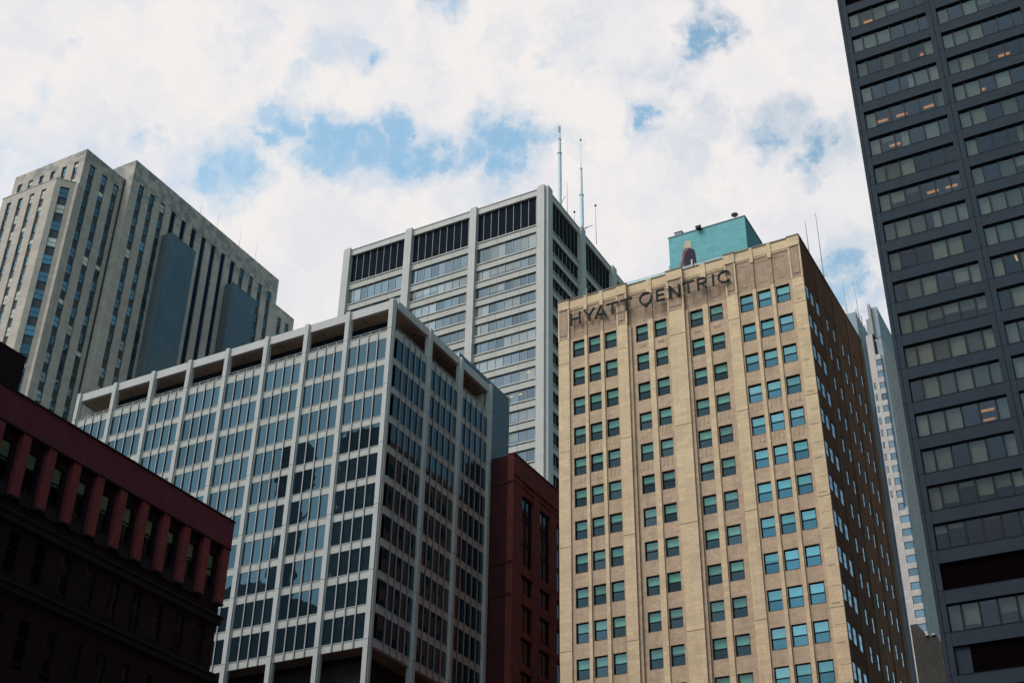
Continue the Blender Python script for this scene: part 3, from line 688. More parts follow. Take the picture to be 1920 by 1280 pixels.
# ------------------------------------------------------------------ central tower
ct = thing('steel_office_tower', 'tall pale office tower with dark louvred crown and white piers', 'building', (-109, 191, 0))
CF = Fac(-131.5, 170); CS = Fac(-87.5, 170, (0, 1))
CB = [((0,1.4),(14.2,15.58),(28.53,29.78),(42.65,44)), ((0,1.8),(13.9,15.7),(28.2,30.0),(42.4,44))]
heads = [(146.7, 143.32)]+[(141.87-3.88*i, 139.45-3.88*i) for i in range(35)]
places = []
def cwin(w, h, m0):
    f = MB(); n = 8
    p = MB(); p.box(0, w, .02, .05, 0, h, 'g_ribbon')
    f.box(0, w, -.02, .05, h-.07, h, 'strip'); f.box(0, w, -.02, .05, 0, .05, 'strip')
    for i in range(9):
        x = m0+1.565*i
        if x < w-.1: f.box(x-.04, x+.04, -.08, .05, 0.05, h-.07, 'alu')
    return [('window', f), ('pane', p)]
cprotos = [cwin(12.9, 3.38, 1.16), cwin(12.9, 2.42, 1.16), cwin(12.3, 3.38, .7), cwin(12.3, 2.42, .7)]
for fi, (Fc, pr) in enumerate(((CF, CB[0]), (CS, CB[1]))):
    for a0, a1 in pr:
        mb = MB()
        Fc.box(mb, a0, a1, -.55, .8, 0, 156.4, 'white')
        if fi == 0:
            Fc.box(mb, a0-.32, a0, -.28, .8, 0, 156.2, 'white'); Fc.box(mb, a0-.05, a0-.0, -.45, -.28, 0, 156.2, 'seam')
        else: Fc.box(mb, a1, a1+.3, -.28, .8, 0, 156.2, 'white')
        Fc.box(mb, (a0+a1)/2-.03, (a0+a1)/2+.03, -.57, -.55, 0, 156.4, 'whitedull')
        for i in range(0, 37, 3): Fc.box(mb, a0-.01, a1+.01, -.556, .1, 147.6-3.88*i, 147.66-3.88*i, 'greyalu')
        mb.build('pier', ct)
    for i in range(len(pr)-1):
        b0, b1 = pr[i][1], pr[i+1][0]-(.32 if fi == 0 else 0)
        if fi: b0 += .3
        mb = MB(); Fc.box(mb, b0, b1, .0, .8, 154.8, 156.05, 'white'); Fc.box(mb, b0, b1, -.12, .8, 156.05, 156.2, 'whitedull')
        for q in (4.3, 9.0): Fc.box(mb, b0+q, b0+q+.05, -.006, .1, 154.8, 156.0, 'strip')
        mb.build('parapet_beam', ct)
        mb = MB(); Fc.box(mb, b0, b1, .55, .75, 148.2, 154.8, 'louvre')
        for q in range(30): Fc.box(mb, b0, b1, .47, .55, 148.3+q*.22, 148.36+q*.22, 'louvre')
        lv = mb.build('louvre', ct)
        mb = MB()
        for q in range(9):
            x = b0+1.16+1.565*q
            if x < b1-.1: Fc.box(mb, x-.035, x+.035, .38, .5, 148.2, 154.8, 'alu')
        mb.build('louvre_mullion', ct)
        zt = 148.2; mb = MB()
        for hd, bt_ in heads:
            Fc.box(mb, b0, b1, .12, .8, hd, zt-.32, 'spandrel'); Fc.box(mb, b0, b1, -.02, .8, zt-.18, zt, 'whitedull'); Fc.box(mb, b0, b1, .2, .8, zt-.32, zt-.18, 'strip')
            for q in (4.3, 9.0): Fc.box(mb, b0+q, b0+q+.05, .113, .2, hd, zt-.32, 'strip')
            Fc.box(mb, b0, b1, .3, .8, hd-.0, hd+.0001, 'strip')
            pi = (0 if hd > 145 else 1)+2*fi
            places.append((Fc, b0, .42, bt_, pi, b1-b0, hd-bt_)); zt = bt_
        mb.build('spandrel', ct)
mb = MB(); mb.box(-131, -87.9, 170.5, 213, 0, 156, 'dark'); mb.box(-131.5, -131.0, 170.8, 214, 0, 156.0, 'whitedull'); mb.box(-131.0, -87.6, 213, 214, 0, 156.0, 'whitedull'); mb.build('core', ct)
add_parts(ct, 'window', places, cprotos, 100)
for px_, fl in ((-91.2, 7), (-92.6, 8), (-94.4, 8), (-96.1, 8), (-93.5, 12), (-112.5, 3), (-107.8, 5)):
    hd = heads[fl][1]; mb = MB(); CF.box(mb, px_+131.5, px_+131.5+.55, .36, .40, hd+1.5, hd+1.66, 'lampy'); mb.build('lit_lamp', ct)
def mast(x, y, segs, label, arms):
    t = thing('antenna_mast', label, 'antenna', (x, y, 156), 'white broadcast masts behind the central tower roofline')
    mb = MB()
    for z0, z1, r0, r1 in segs: mb.tube((x, y, z0), (x, y, z1), r0, r1, 'mast', 16)
    mb.build('mast_tube', t)
    mb = MB()
    for z0, z1, r0, r1 in segs: mb.tube((x, y, z1-.12), (x, y, z1), r1*1.25, r1*1.25, 'rod', 16)
    mb.build('collar', t)
    return t
x1_, _ = on_front(1049.3, 310, 190)
zz = lambda py, px, Y: on_front(px, py, Y)[1]
t = mast(x1_, 190, [(156, zz(288, 1049, 190), .42, .40), (zz(288, 1049, 190), zz(262, 1049, 190), .34, .30), (zz(262, 1049, 190), zz(248, 1048, 190), .24, .16)], 'taller thicker white mast behind the central tower roof edge', None)
mb = MB(); mb.tube((x1_, 190, zz(248, 1048, 190)), (x1_, 190, zz(238, 1048, 190)), .24, .24, 'rod'); mb.build('beacon', t)
mb = MB(); za = zz(375, 1050, 190); mb.tube((x1_+.3, 190, za-1.0), (x1_+1.3, 190, za+.6), .06, .06, 'rod'); mb.build('side_arm', t)
x2_, _ = on_front(1090.2, 360, 190)
t = mast(x2_, 190, [(156, zz(366, 1091, 190), .40, .38), (zz(366, 1091, 190), zz(316, 1090, 190), .28, .24), (zz(316, 1090, 190), zz(264, 1088, 190), .07, .05)], 'shorter slimmer white mast with a side arm behind the central tower', None)
mb = MB(); mb.tube((x2_, 190, zz(264, 1088, 190)), (x2_, 190, zz(261, 1088, 190)), .2, .2, 'rod'); mb.build('beacon', t)
mb = MB(); za = zz(428, 1095, 190); mb.tube((x2_+.3, 190, za), (x2_+2.3, 190, za+.1), .09, .07, 'rod'); mb.tube((x2_+.3, 190, za-.5), (x2_+1.2, 190, za), .06, .06, 'rod'); mb.build('side_arm', t)
for px, py, lab, ball in ((1063.5, 343, 'thin rod beside the taller white mast', False), (1077, 398, 'short rod with a knob between the two white masts', True), (1116.5, 386, 'thin knobbed rod right of the slimmer white mast', True)):
    X, Z = on_front(px, py, 190); whip(X, 190, 156, Z, lab, .05, 'thin whip antennas on the roofs', ball, 'slate')

# ------------------------------------------------------------------ glass grid building
gb = thing('glass_office_building', 'mid-rise office block with white column grid, blue glass and open rooftop gallery', 'building', (-93, 113, 0))
GF = Fac(-116.3, 100); GS = Fac(-69.8, 100, (0, 1))
gcols = [x+116.3 for x in (-115.99,-110.09,-104.1,-98.5,-92.85,-87.2,-81.55,-75.95,-70.23)]
scols = [.43, 7.0, 13.9, 20.9]
GZ = [79.88,76.35,72.83,69.33,65.85,62.42,58.98,55.55,52.15,48.68,45.27]
def gcol(Fc, c, side=False):
    mb = MB(); w = .265
    Fc.box(mb, c-w, c+w, -.34, .3, 0, 83.66, 'white')
    Fc.box(mb, c-w-.09, c-w, -.12, .3, 0, 83.6, 'whitedull'); Fc.box(mb, c+w, c+w+.09, -.12, .3, 0, 83.6, 'whitedull')
    Fc.box(mb, c-.13, c-.10, -.344, -.3, 0, 83.6, 'greyalu'); Fc.box(mb, c+.10, c+.13, -.344, -.3, 0, 83.6, 'greyalu')
    for i in range(0, 24, 2): Fc.box(mb, c-w-.004, c+w+.004, -.346, -.13, 79.85-3.48*i, 79.9-3.48*i, 'strip')
    mb.build('column', gb)
for c in gcols: gcol(GF, c)
for c in scols[1:]: gcol(GS, c)
for fi, (Fc, L, cs, npn) in enumerate(((GF, 46.08, gcols, 4), (GS, 20.9, scols, 5))):
    x0, x1 = (0.0, L) if fi == 0 else (.45, L)
    for z in GZ:
        mb = MB(); Fc.box(mb, x0, x1, .0 if fi == 0 else .004, .5, z-.96 if z > 79 else z-.80, z, 'spandrel')
        Fc.box(mb, x0, x1, -.05, .0, z-.05, z, 'whitedull')
        mb.build('spandrel', gb)
    mbm = []
    for i in range(len(cs)-1):
        a0, a1 = cs[i]+.355, cs[i+1]-.355; pw = (a1-a0)/npn if fi else (a1-a0)/npn
        for k in range(1, npn):
            mb = MB(); m = a0+pw*k; Fc.box(mb, m-.065, m+.065, -.12, -.09, 44.5, 79.86, 'alu'); Fc.box(mb, m-.04, m+.04, -.09, .04, 44.5, 79.84, 'strip'); mb.build('mullion', gb)  # dark web: shade on the mullion sides is put into its colour
    mb = MB(); Fc.box(mb, x0 if fi else 0, x1, -.05, .35, 82.62, 83.62, 'white'); Fc.box(mb, x0, x1, -.02, .33, 83.62, 83.68, 'greyalu'); mb.build('roof_beam', gb)
    mb = MB()
    for i in range(len(cs)-1):
        a0, a1 = cs[i]+.36, cs[i+1]-.36
        Fc.box(mb, a0, a1, .2, .24, 80.42, 80.46, 'white'); Fc.box(mb, a0, a1, .2, .24, 80.16, 80.19, 'white')
        n = 4
        for k in range(1, n): Fc.box(mb, a0+(a1-a0)*k/n-.025, a0+(a1-a0)*k/n+.025, .2, .24, 79.88, 80.42, 'white')
    mb.build('railing', gb)
def gwin(w, h, n):
    p = MB()
    pw = w/n
    for k in range(n): p.box(k*pw+.02, (k+1)*pw-.02, 0, .03, 0, h, 'g_office')
    f = MB(); f.box(0, w, -.02, .02, 0, .06, 'strip'); f.box(0, w, -.02, .02, h-.05, h, 'strip')
    for k in range(n+1): f.box(max(0, k*pw-.025), min(w, k*pw+.025), -.01, .02, .06, h-.05, 'strip')
    return [('window', f), ('pane', p)]
gp = []; gpro = []
hs = {}
for fi, (Fc, cs, npn) in enumerate(((GF, gcols, 4), (GS, scols, 5))):
    for i in range(len(cs)-1):
        a0, a1 = cs[i]+.355, cs[i+1]-.355
        for j in range(10):
            zb_ = GZ[j+1]; zt_ = GZ[j]-(.96 if j == 0 else .80); key = (fi, round(a1-a0, 2), round(zt_-zb_, 2))
            if key not in hs: hs[key] = len(gpro); gpro.append(gwin(a1-a0, zt_-zb_, npn))
            gp.append((Fc, a0, .025, zb_, hs[key], a1-a0, zt_-zb_))
# rank: bays hidden behind the red brick roof count last
gp.sort(key=lambda q: 0)
add_parts(gb, 'window', gp, gpro, 100)
mb = MB(); mb.box(-115.6, -70.5, 100.5, 121, 44.6, 79.7, 'dark'); mb.box(-116.2, -115.6, 100.3, 121, 44.5, 79.8, 'spandrel'); mb.box(-116.2, -70.4, 120.6, 121.2, 0, 82.6, 'whitedull')
mb.box(-115.6, -70.3, 100.3, 120.6, 79.7, 79.82, 'plaster'); mb.build('core', gb)
mb = MB(); mb.box(-116.15, -70.2, 100.36, 120.8, 82.66, 83.3, 'soffit'); s_ = mb.build('roof_slab', gb)
for i in range(8):
    for q in (.25, .75):
        x = -116.3+gcols[i]+(gcols[i+1]-gcols[i])*q
        mb = MB(); mb.tube((x, 101.1, 82.6), (x, 101.1, 82.67), .12, .12, 'lampcan', 12); mb.build('downlight', gb)
for i in range(3):
    for q in (.2, .5, .8):
        y = 100+scols[i]+(scols[i+1]-scols[i])*q
        mb = MB(); mb.tube((-70.9, y, 82.6), (-70.9, y, 82.67), .12, .12, 'lampcan', 12); mb.build('downlight', gb)
mb = MB(); mb.box(-111.5, -72.2, 102.1, 119, 79.82, 82.66, 'louvre'); mb.build('gallery_wall', gb)
mb = MB(); mb.box(-116.2, -70.2, 100.1, 121, 44.42, 44.55, 'plaster'); mb.build('soffit', gb)
mb = MB(); mb.box(-114.5, -71.9, 101.9, 119.5, 0, 44.42, 'shadestone'); mb.build('base_wall', gb)
mb = MB(); mb.box(-77, -69.83, 121.25, 126, 0, 84.3, 'clad'); mb.box(-77, -69.83, 113.7, 121.25, 83.7, 84.3, 'clad'); mb.box(-77.02, -69.8, 113.66, 126.02, 84.3, 84.36, 'whitedull'); mb.box(-71.2, -69.82, 113.6, 113.7, 83.7, 84.3, 'white'); mb.build('service_core', gb)

# ------------------------------------------------------------------ limestone tower
lt = thing('limestone_tower', 'grey limestone tower with vertical window strips and stained stepped top', 'building', (-170, 155, 0))
LF = Fac(-181.8, 130); LS1 = Fac(-163.37, 130, (0, 1)); LS2 = Fac(-161.46, 140.3, (0, 1))
L0F = Fac(-179.6, 127); 
cx0, cy0, cx1, cy1 = -166.05, 127.0, -163.75, 129.75
ll = math.hypot(cx1-cx0, cy1-cy0); LC = Fac(cx0, cy0, ((cx1-cx0)/ll, (cy1-cy0)/ll))
places = []; LR = 3.72
def lwin(w, blind):
    f = MB(); h = 2.1
    f.box(0, .06, 0, .1, 0, h, 'strip'); f.box(w-.06, w, 0, .1, 0, h, 'strip'); f.box(.06, w-.06, 0, .1, h-.08, h, 'strip'); f.box(.06, w-.06, 0, .1, 0, .08, 'strip'); f.box(.06, w-.06, 0, .1, h*.5-.05, h*.5+.05, 'strip')
    p = MB(); p.box(.06, w-.06, .04, .06, .08, h-.08, 'g_lime')
    r = [('window', f), ('pane', p)]
    if blind:
        b = MB(); b.box(.08, w-.08, .02, .035, h-.08-blind*(h-.16), h-.1, 'blind'); r.append(('blind', b))
    return r
lwid = [1.15, 1.35, 1.45, 1.6]
lpro = [lwin(w, b) for w in lwid for b in (0, .45, .9)]
def strips(Fc, cols, top, bot, wi, first_h=None, deep=.2, blinds=.0, dark_cols=(), backing='spandrel_strip'):
    """vertical window strips between stone piers; returns the pier intervals"""
    for ci, a in enumerate(cols):
        w = lwid[wi]
        mb = MB(); Fc.box(mb, a, a+w, deep+.1, deep+.3, bot, top, 'strip' if ci not in dark_cols else 'louvre')
        mb.build(backing, lt)
        if ci in dark_cols: continue
        z = top-2.25
        while z > bot:
            b = 0 if rnd.random() > blinds else rnd.choice([1, 2])
            places.append((Fc, a, deep, z, wi*3+b, w, 2.1)); z -= LR
# lower front block
low = MB(); lowz = 156.45; W0 = lwid[0]
lc = [-177.0+2.92*k+179.6-1.1 for k in range(-0, 4)]
ed = [0]+[x for a in lc for x in (a, a+W0)]+[179.6-166.05]
for i in range(0, len(ed), 2): L0F.box(low, ed[i], ed[i+1], 0, 1.2, 0, 154.9, 'lime')
L0F.box(low, 0, 179.6-166.05, 0, 1.2, 154.9, lowz, 'lime'); L0F.box(low, -.1, 179.6-166.0, -.08, 1.2, lowz, lowz+.16, 'lime')
ca = ll*.28; cb = ca+lwid[3]
LC.box(low, 0, ca, 0, 1.2, 0, 154.9, 'lime'); LC.box(low, cb, ll, 0, 1.2, 0, 154.9, 'lime'); LC.box(low, 0, ll, 0, 1.2, 154.9, lowz, 'lime'); LC.box(low, 0, ll, -.08, 1.2, lowz, lowz+.16, 'lime')
low.prism([(-179.6, 128.2), (-166.6, 128.2), (-164.6, 130.05), (-164.6, 130.2), (-179.6, 130.2)], 0, lowz-.1, 'strip')
low.prism([(-163.9, 129.6), (-163.33, 129.75), (-163.33, 131.5), (-164.2, 131.5)], 0, 156.4, 'lime')
low.build('front_wing', lt)
strips(L0F, lc, 154.9, 60, 0, blinds=.55, deep=.22); strips(LC, [ca], 154.9, 60, 3, blinds=.3)
for k in range(7):
    x, z = -178.5+k*2.1, lowz+.16
    mb = MB(); mb.tube((x, 127.2, z), (x, 127.2, z+.5), .06, .06, 'strip', 6); mb.build('roof_light', lt)
# main block front, upper storeys above the wing
mw = MB()
uc = [-180.49, -177.68, -174.82, -171.96, -169.05, -166.05]; uc = [x+181.8 for x in uc]
ed = [0]+[x for a in uc for x in (a, a+W0)]+[18.43]
for i in range(0, len(ed), 2): LF.box(mw, ed[i], ed[i+1], 0, .9, 0, 162.3, 'lime')
LF.box(mw, 0, 18.43, 0, .9, 162.3, 164.7, 'lime')
mw.build('front_wall', lt)
strips(LF, uc, 162.3, 156, 0, blinds=.5, deep=.22)
# first side face
s1 = MB(); c1 = [1.53, 4.72, 7.8]; W1 = lwid[2]-.1
ed = [.9]+[x for a in c1 for x in (a, a+lwid[1])]+[9.97]
for i in range(0, len(ed), 2): LS1.box(s1, ed[i], ed[i+1], 0, .9, 0, 162.1, 'lime')
LS1.box(s1, .9, 9.97, 0, .9, 162.1, 164.7, 'lime')
LS1.box(s1, .25, .42, -.10, .1, 0, 156.3, 'lime'); LS1.box(s1, .75, .88, -.10, .1, 0, 156.3, 'lime')
s1.build('side_wall', lt); strips(LS1, c1, 162.1, 60, 1, blinds=.12)
# projecting second block
s2 = MB(); c2 = [1.97+3.11*k for k in range(14)]
ed = [0]+[x for a in c2 for x in (a, a+lwid[1])]+[45.7]
for i in range(0, len(ed), 2): LS2.box(s2, ed[i], ed[i+1], 0, .9, 0, 164.35, 'lime')
LS2.box(s2, 0, 45.7, 0, .9, 164.35, 168.95, 'lime'); 
s2.box(-181.6, -162.36, 140.3, 141.2, 0, 168.95, 'lime'); s2.box(-163.5, -163.2, 139.98, 140.29, 0, 164.6, 'strip')
s2.build('side_wall', lt); strips(LS2, c2, 164.35, 60, 1, blinds=.06, dark_cols=range(3, 10))
mb = MB(); mb.box(-181.3, -164.3, 131, 140.2, 0, 164.2, 'strip'); mb.box(-181.3, -162.4, 141.3, 185.6, 0, 168.4, 'strip'); mb.box(-181.8, -181.35, 130.9, 140.3, 0, 164.7, 'lime'); mb.box(-181.8, -181.35, 141.2, 186, 0, 168.9, 'lime'); mb.box(-181.3, -161.5, 185.65, 186, 0, 168.9, 'lime'); mb.build('core', lt)
s3 = MB(); L3 = Fac(-161.6, 186.02, (0, 1)); c3 = [1.25, 4.0]
ed = [0]+[x for a in c3 for x in (a, a+lwid[1])]+[6.8]
for i in range(0, len(ed), 2): L3.box(s3, ed[i], ed[i+1], 0, .9, 0, 160.3, 'lime')
L3.box(s3, 0, 6.8, 0, .9, 160.3, 162.7, 'lime'); s3.box(-180, -162.6, 186.1, 192.7, 0, 162, 'strip'); s3.build('rear_wing', lt); strips(L3, c3, 160.3, 100, 1, blinds=.2)
add_parts(lt, 'window', places, lpro, 100, zvis=105)
mb = MB(); mb.box(-161.46, -159.1, 150.4, 157.65, 0, 157.25, 'clad'); mb.box(-161.44, -159.14, 150.32, 150.4, 0, 157.2, 'clad2'); mb.box(-161.46, -159.06, 150.36, 157.69, 157.25, 157.37, 'clad2'); mb.build('shaft', lt)
mb = MB(); mb.box(-161.46, -159.4, 169.7, 177.3, 0, 157.5, 'clad'); mb.box(-161.44, -159.44, 169.62, 169.7, 0, 157.4, 'clad2'); mb.box(-161.46, -159.36, 169.66, 177.34, 157.5, 157.6, 'clad2'); mb.build('shaft', lt)
for i, (y, z1, lab) in enumerate(((157.9, 170.7, 'first faint whip antenna along the limestone tower roof'), (163.2, 171.4, 'second faint whip antenna along the limestone tower roof'), (170.4, 172.4, 'third faint whip antenna along the limestone tower roof'), (175.8, 172.1, 'last faint whip antenna along the limestone tower roof'))):
    whip(-164.2, y*1.0263, 168.4, (z1-1.7)*1.0263+1.7, lab, .035)

# ------------------------------------------------------------------ red brick building, left foreground
rb = thing('red_brick_building', 'dark red brick building with projecting pilasters in the left foreground', 'building', (-80, 58, 0))
RF = Fac(-70, 36, (0, 1)); RL = 43.1
pil = [53.72-36+2.455*k for k in range(-7, 11)]
mb = MB(); RF.box(mb, 0, RL, 0, .9, 46.0, 48.4, 'red'); RF.box(mb, -.05, RL+.06, -.1, 1.2, 48.4, 48.52, 'shadestone'); RF.box(mb, 0, RL, -.05, .4, 45.9, 46.02, 'darkred'); mb.build('fascia', rb)
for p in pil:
    mb = MB(); RF.box(mb, p, p+.76, 0.02, .9, 41.2, 45.9, 'redpil'); RF.box(mb, p-.03, p+.8, -.05, .9, 41.08, 41.2, 'shadestone'); mb.build('pilaster', rb)
wl = MB()
rows = [(45.15, 42.2), (39.2, 36.1), (33.6, 30.2), (28.4, 25.0), (23.2, 19.8), (18, 14.6), (12.6, 9.2)]
WI = [(p+1.14, p+2.1) for p in pil[:-1]]
ed = [0]+[x for w in WI for x in w]+[RL]
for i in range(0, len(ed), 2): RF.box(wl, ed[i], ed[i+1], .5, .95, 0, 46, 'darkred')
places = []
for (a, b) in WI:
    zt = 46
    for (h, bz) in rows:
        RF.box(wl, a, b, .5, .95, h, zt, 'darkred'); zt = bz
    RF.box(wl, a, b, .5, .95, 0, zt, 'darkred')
wl.box(-112, -70.95, 36.2, 78.9, 0, 47.4, 'dark'); wl.box(-112, -70.9, 78.2, 79.05, 0, 48.3, 'darkred'); wl.box(-112, -70.9, 36, 36.4, 0, 48.3, 'darkred')
wl.build('wall', rb)
def rwin(cover, h=2.95, w=.96):
    f = MB(); f.box(0, .06, 0, .1, 0, h, 'blackframe'); f.box(w-.06, w, 0, .1, 0, h, 'blackframe'); f.box(.06, w-.06, 0, .1, h-.08, h, 'blackframe'); f.box(.06, w-.06, 0, .1, 0, .08, 'blackframe'); f.box(.06, w-.06, 0, .09, h*.55, h*.55+.08, 'blackframe')
    f.box(-.08, w+.08, -.16, .0, -.1, 0, 'shadestone')
    p = MB(); p.box(.06, w-.06, .05, .06, .08, h-.08, 'g_red')
    r = [('window', f), ('pane', p)]
    if cover: b = MB(); b.box(.08, w-.08, .1, .12, h-.08-(h-.16)*cover, h-.1, 'blindgreen'); r.append(('blind', b))
    return r
rpro = [rwin(c) for c in (.38, .5, .62, 0, .3)]
for (a, b) in WI:
    for k, (h, bz) in enumerate(rows): places.append((RF, a, .6, h-2.95, rnd.choice([0, 1, 1, 2, 4]) if k == 0 else 3, .96, 2.95))
add_parts(rb, 'window', places, rpro, 100)
for z, d, hh in ((40.0, -.12, .5), (35.3, -.2, .45), (24, -.2, .5), (8.6, -.4, .6)):
    mb = MB(); RF.box(mb, -.1, RL+.08, d+.2, .9, z-hh, z, 'shadestone'); RF.box(mb, -.15, RL+.15, d, .9, z, z+.14, 'shadestone'); mb.build('cornice', rb)
for k in range(9):
    p = pil[k+7]+1.0; mb = MB(); RF.box(mb, p, p+1.2, .3, .55, 41.0, 41.9, 'shadestone'); mb.build('keystone', rb)
mb = MB(); mb.box(-84, -72.9, 38, 57.05, 47.4, 53.3, 'darkred'); mb.box(-84, -72.85, 37.9, 57.1, 53.3, 53.4, 'shadestone'); mb.build('penthouse', rb)

# ------------------------------------------------------------------ red sandstone building behind
rs = thing('red_sandstone_building', 'dark red sandstone building squeezed between the glass block and the hotel', 'building', (-68, 140, 0))
SF = Fac(-66.55, 121.4, (0, 1)); SL = 34
mb = MB(); SF.box(mb, 0, SL, 0, .8, 71.3, 73.88, 'redstone'); SF.box(mb, -.05, SL, -.12, .8, 73.88, 74.02, 'redstone'); SF.box(mb, -.03, SL, -.12, .3, 71.2, 71.35, 'redstone'); SF.box(mb, -.03, SL, -.05, .3, 70.45, 70.6, 'redstone'); mb.build('cornice', rs)
wb_ = [(2.17+4.41*k, 2.17+4.41*k+2.95) for k in range(7)]
mb = MB()
ed = [0]+[x for w in wb_ for x in w]+[SL]
for i in range(0, len(ed), 2): SF.box(mb, ed[i], ed[i+1], 0, .8, 0, 71.3, 'redstone')
rws = [(69.6, 61.0)]+[(59.8, 57.6), (56.35, 53.35), (52.55, 49.6), (48.8, 45.9), (45.1, 42.2), (41.4, 38.5), (37.7, 34.8)]
for a, b in wb_:
    zt = 71.3
    for h, bz in rws: SF.box(mb, a, b, .08, .8, h, zt, 'redstone'); zt = bz
    SF.box(mb, a, b, .08, .8, 0, zt, 'redstone')
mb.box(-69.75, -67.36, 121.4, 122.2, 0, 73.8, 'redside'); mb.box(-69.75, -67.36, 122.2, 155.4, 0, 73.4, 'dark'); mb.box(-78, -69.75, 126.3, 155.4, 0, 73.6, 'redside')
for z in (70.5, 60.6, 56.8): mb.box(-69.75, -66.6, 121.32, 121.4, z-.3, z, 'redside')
mb.build('wall', rs)
def swin(h, div):
    f = MB(); w = 2.95
    p = MB(); p.box(0, w, .06, .08, 0, h, 'g_dark')
    f.box(0, .08, 0, .1, 0, h, 'redside'); f.box(w-.08, w, 0, .1, 0, h, 'redside'); f.box(.08, w-.08, 0, .1, h-.1, h, 'redside')
    f.box(w/2-.1, w/2+.1, -.02, .1, 0, h-.1, 'redstone' if div else 'redside')
    if not div:
        for k in range(1, 3): f.box(.08, w-.08, 0, .1, k*2.9-.3, k*2.9+.3, 'blackframe')
    return [('window', f), ('pane', p)]
spro = [swin(8.6, False), swin(2.2, True), swin(2.95, True)]
places = [(SF, a, .35, bz, 0 if h == 69.6 else 1 if bz == 57.6 else 2, 2.95, h-bz) for a, b in wb_ for h, bz in rws]
add_parts(rs, 'window', places, spro, 100)

# ------------------------------------------------------------------ far towers on the right
ft = thing('granite_tower', 'distant pale granite tower with stepped crown seen past the hotel side', 'building', (-58, 330, 0))
K = 1.2
fz = lambda z: (z-1.7)*K+1.7
fx = lambda x: x*K
FY = 300.
mb = MB()
mb.box(fx(-50.6), fx(-49.2), FY, FY+25, 0, fz(158.6), 'pale')
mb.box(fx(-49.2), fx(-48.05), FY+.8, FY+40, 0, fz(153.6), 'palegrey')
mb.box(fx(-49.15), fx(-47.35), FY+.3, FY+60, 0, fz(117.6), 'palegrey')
mb.build('wall', ft)
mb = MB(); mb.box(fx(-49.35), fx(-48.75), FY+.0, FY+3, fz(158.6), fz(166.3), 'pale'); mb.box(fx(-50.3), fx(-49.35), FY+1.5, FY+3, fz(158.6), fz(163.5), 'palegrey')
for q in range(3): mb.box(fx(-49.3+q*.2), fx(-49.25+q*.2), FY-.12, FY, fz(158.8), fz(166.6), 'pale')
mb.build('crown', ft)
mb = MB(); sl_ = [(FY+.9, 165.8), (FY+6, 165.6), (FY+18, 160.5), (FY+40, 160), (FY+60, 160)]
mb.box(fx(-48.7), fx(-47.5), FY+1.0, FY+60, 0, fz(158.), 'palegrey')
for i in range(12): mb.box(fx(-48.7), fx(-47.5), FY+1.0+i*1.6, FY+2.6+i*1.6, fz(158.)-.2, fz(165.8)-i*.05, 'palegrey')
for i in range(30): mb.box(fx(-47.5), fx(-47.5)+.25, FY+2+i*1.9, FY+2.8+i*1.9, 0, fz(157.6), 'pale')
for i in range(9): mb.box(fx(-48.6+i*.0), fx(-47.6), FY+21+i*4, FY+22.5+i*4, fz(158.), fz(160.4-(i % 2)*.8), 'pale')
mb.build('side_wing', ft)
places = []
FF = Fac(fx(-50.6), FY)
for i in range(40):
    z = fz(153.4)-3.37*i
    if z < 20: break
    wd = fx(-48.1)-fx(-49.2) if z > fz(117.6) else fx(-47.4)-fx(-49.2)
    mb = MB(); FF.box(mb, 1.72, 1.68+wd, -.05 if z < fz(117.6) else .0, .9, z-1.5, z, 'pale'); mb.build('spandrel', ft)
    places.append((FF, 1.75, .15, z-3.3, 0 if z > fz(117.6) else 1, wd-.1, 1.7))
    places.append((FF, .25, -.02, z-3.1, 2, .5, 1.6)) if i > 1 and i < 12 else None
def fwin(w):
    p = MB(); p.box(0, w, 0, .1, 0, 1.8, 'g_pale'); f = MB(); f.box(0, .08, -.05, .1, 0, 1.8, 'strip'); f.box(w-.08, w, -.05, .1, 0, 1.8, 'strip'); f.box(.08, w-.08, -.05, .1, 0, .08, 'strip'); f.box(.08, w-.08, -.05, .1, 1.72, 1.8, 'strip')
    return [('window', f), ('pane', p)]
add_parts(ft, 'window', places, [fwin(1.25), fwin(2.05), fwin(.5)], 60)
for q, (dx, h) in enumerate(((0, .0), (.25, .2), (.5, -.2))):
    mb = MB(); mb.tube((fx(-49.2)+dx, FY+.5, fz(166.3)), (fx(-49.2)+dx, FY+.5, fz(167.1)+h), .05, .02, 'pale', 6); mb.build('finial', ft)
gs = thing('grey_slab_building', 'distant plain grey stone slab between the hotel side and the pale granite tower', 'building', (-66, 345, 0))
FY2 = 330.; K2 = 1.32
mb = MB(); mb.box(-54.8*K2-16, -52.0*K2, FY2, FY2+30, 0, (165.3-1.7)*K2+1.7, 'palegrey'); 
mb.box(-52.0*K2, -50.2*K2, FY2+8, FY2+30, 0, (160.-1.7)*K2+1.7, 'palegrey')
mb.build('wall', gs)
mb = MB()
for i in range(7): mb.box(-52.0*K2-.2, -52.0*K2+.05, FY2+1+i*3, FY2+1.6+i*3, (165.3-1.7)*K2-4+1.7, (165.3-1.7)*K2+3.0+(i % 3)*.8, 'pale')
for i in range(8): mb.tube((-54.5*K2+i*.5, FY2+.6, (165.3-1.7)*K2+1.7), (-54.5*K2+i*.5, FY2+.6, (165.3-1.7)*K2+3.4+(i*7 % 3)*.6), .05, .04, 'rod', 6)
mb.build('roof_fins', gs)
for px, py, lab in ((1580, 530, 'left of two faint whip antennas on the distant grey slab roof'), (1600.5, 529, 'right of two faint whip antennas on the distant grey slab roof')):
    X, Z = on_front(px, py, FY2+2); whip(X, FY2+2, (165.3-1.7)*K2+1.7, Z, lab, .09)
rc = thing('ribbed_concrete_building', 'low brownish ribbed concrete building at the foot of the distant granite tower', 'building', (-37, 208, 0))
mb = MB()
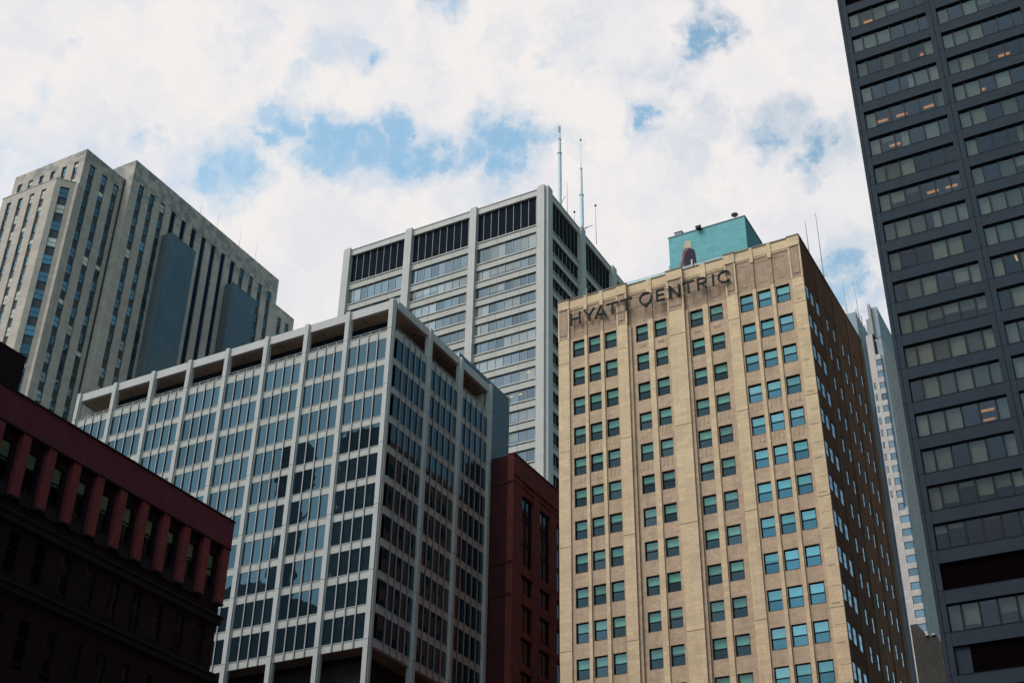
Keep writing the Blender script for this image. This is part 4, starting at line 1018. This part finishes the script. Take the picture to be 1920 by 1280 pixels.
top = [(-40.3, 75.0), (-39.3, 75.0), (-38.0, 72.9), (-36.7, 72.8), (-36.0, 71.4), (-30, 71.4)]
mb.slab([(-40.3, 0)]+[(-30, 0)]+top[::-1], 200, 215, 'ribbed'); mb.build('wall', rc)
mb = MB()
for i in range(24):
    x = -40.25+i*.22
    zt = 75.0 if x < -39.3 else 75-(x+39.3)*1.6 if x < -38 else 72.8 if x < -36.7 else 71.9
    mb.box(x, x+.09, 199.85, 200, 0, zt-.1, 'ribbed')
mb.build('rib', rc)
mb = MB(); mb.box(-38.2, -37.8, 199.6, 200.0, 72.8, 73.1, 'pale'); mb.box(-37.3, -36.8, 199.6, 200, 72.75, 73.0, 'pale'); mb.build('coping', rc)

# ------------------------------------------------------------------ the rest of the street, out of the picture, seen in the glass or added for shade
def block(x0, x1, y0, y1, h, m, label, crown=None):
    t = thing('street_building', label, 'building', ((x0+x1)/2, (y0+y1)/2, 0), 'buildings across the street mirrored in the glass')
    mb = MB(); mb.box(x0, x1, y0, y1, 0, h, m)
    mb.box(x0-.3, x1+.3, y0-.3, y1+.3, h, h+.8, m)
    if crown: mb.box(*crown, m)
    mb.build('wall', t)
    mb = MB(); n = int(h/3.8)
    for k in range(1, n):
        z = k*3.8
        for i in range(int((x1-x0)/3.2)):
            xx = x0+1+i*3.2; mb.box(xx, xx+1.5, y1-.02, y1+.03, z, z+2, 'g_dark')
        for i in range(int((y1-y0)/3.2)):
            yy = y0+1+i*3.2; mb.box(x0-.03, x0+.02, yy, yy+1.5, z, z+2, 'g_dark')
    mb.build('window_rows', t, kind='stuff')
block(-182, -166, -70, -40, 160, 'darkred', 'dark slab tower mirrored in the corner windows of the glass block')
block(-222, -196, -75, -40, 118, 'darkred', 'dark stepped tower mirrored in the lower windows of the glass block', (-218, -204, -70, -45, 118, 128))
block(-209.5, -205, -58, -52, 166, 'darkred', 'slim dark tower with a wider cap mirrored in the glass block', (-210.5, -203.5, -59, -51, 160, 172))
block(-160, -112, -75, -42, 55, 'shadestone', 'unseen dark broad block added for shade, mirrored low in the glass, right of the slab tower')  # added to hide low sky from the lower facades
block(-105, -40, -80, -45, 60, 'frieze', 'unseen brown broad block added for shade, mirrored low in the hotel windows')  # unseen, put in so the lower hotel front gets less sky light
block(-30, 60, -75, -40, 70, 'shadestone', 'unseen dark broad block added for shade, mirrored low in the black tower windows')  # added block that dims low sky light on the fronts
block(-50, -37, 125, 165, 84, 'brick', 'brown brick block behind the hotel mirrored in the dark side of the glass block')
block(9, 45, 10, 84, 62, 'shadestone', 'unseen dark block added across the plaza to shade the hotel side')  # unseen block placed here to darken the right-facing walls
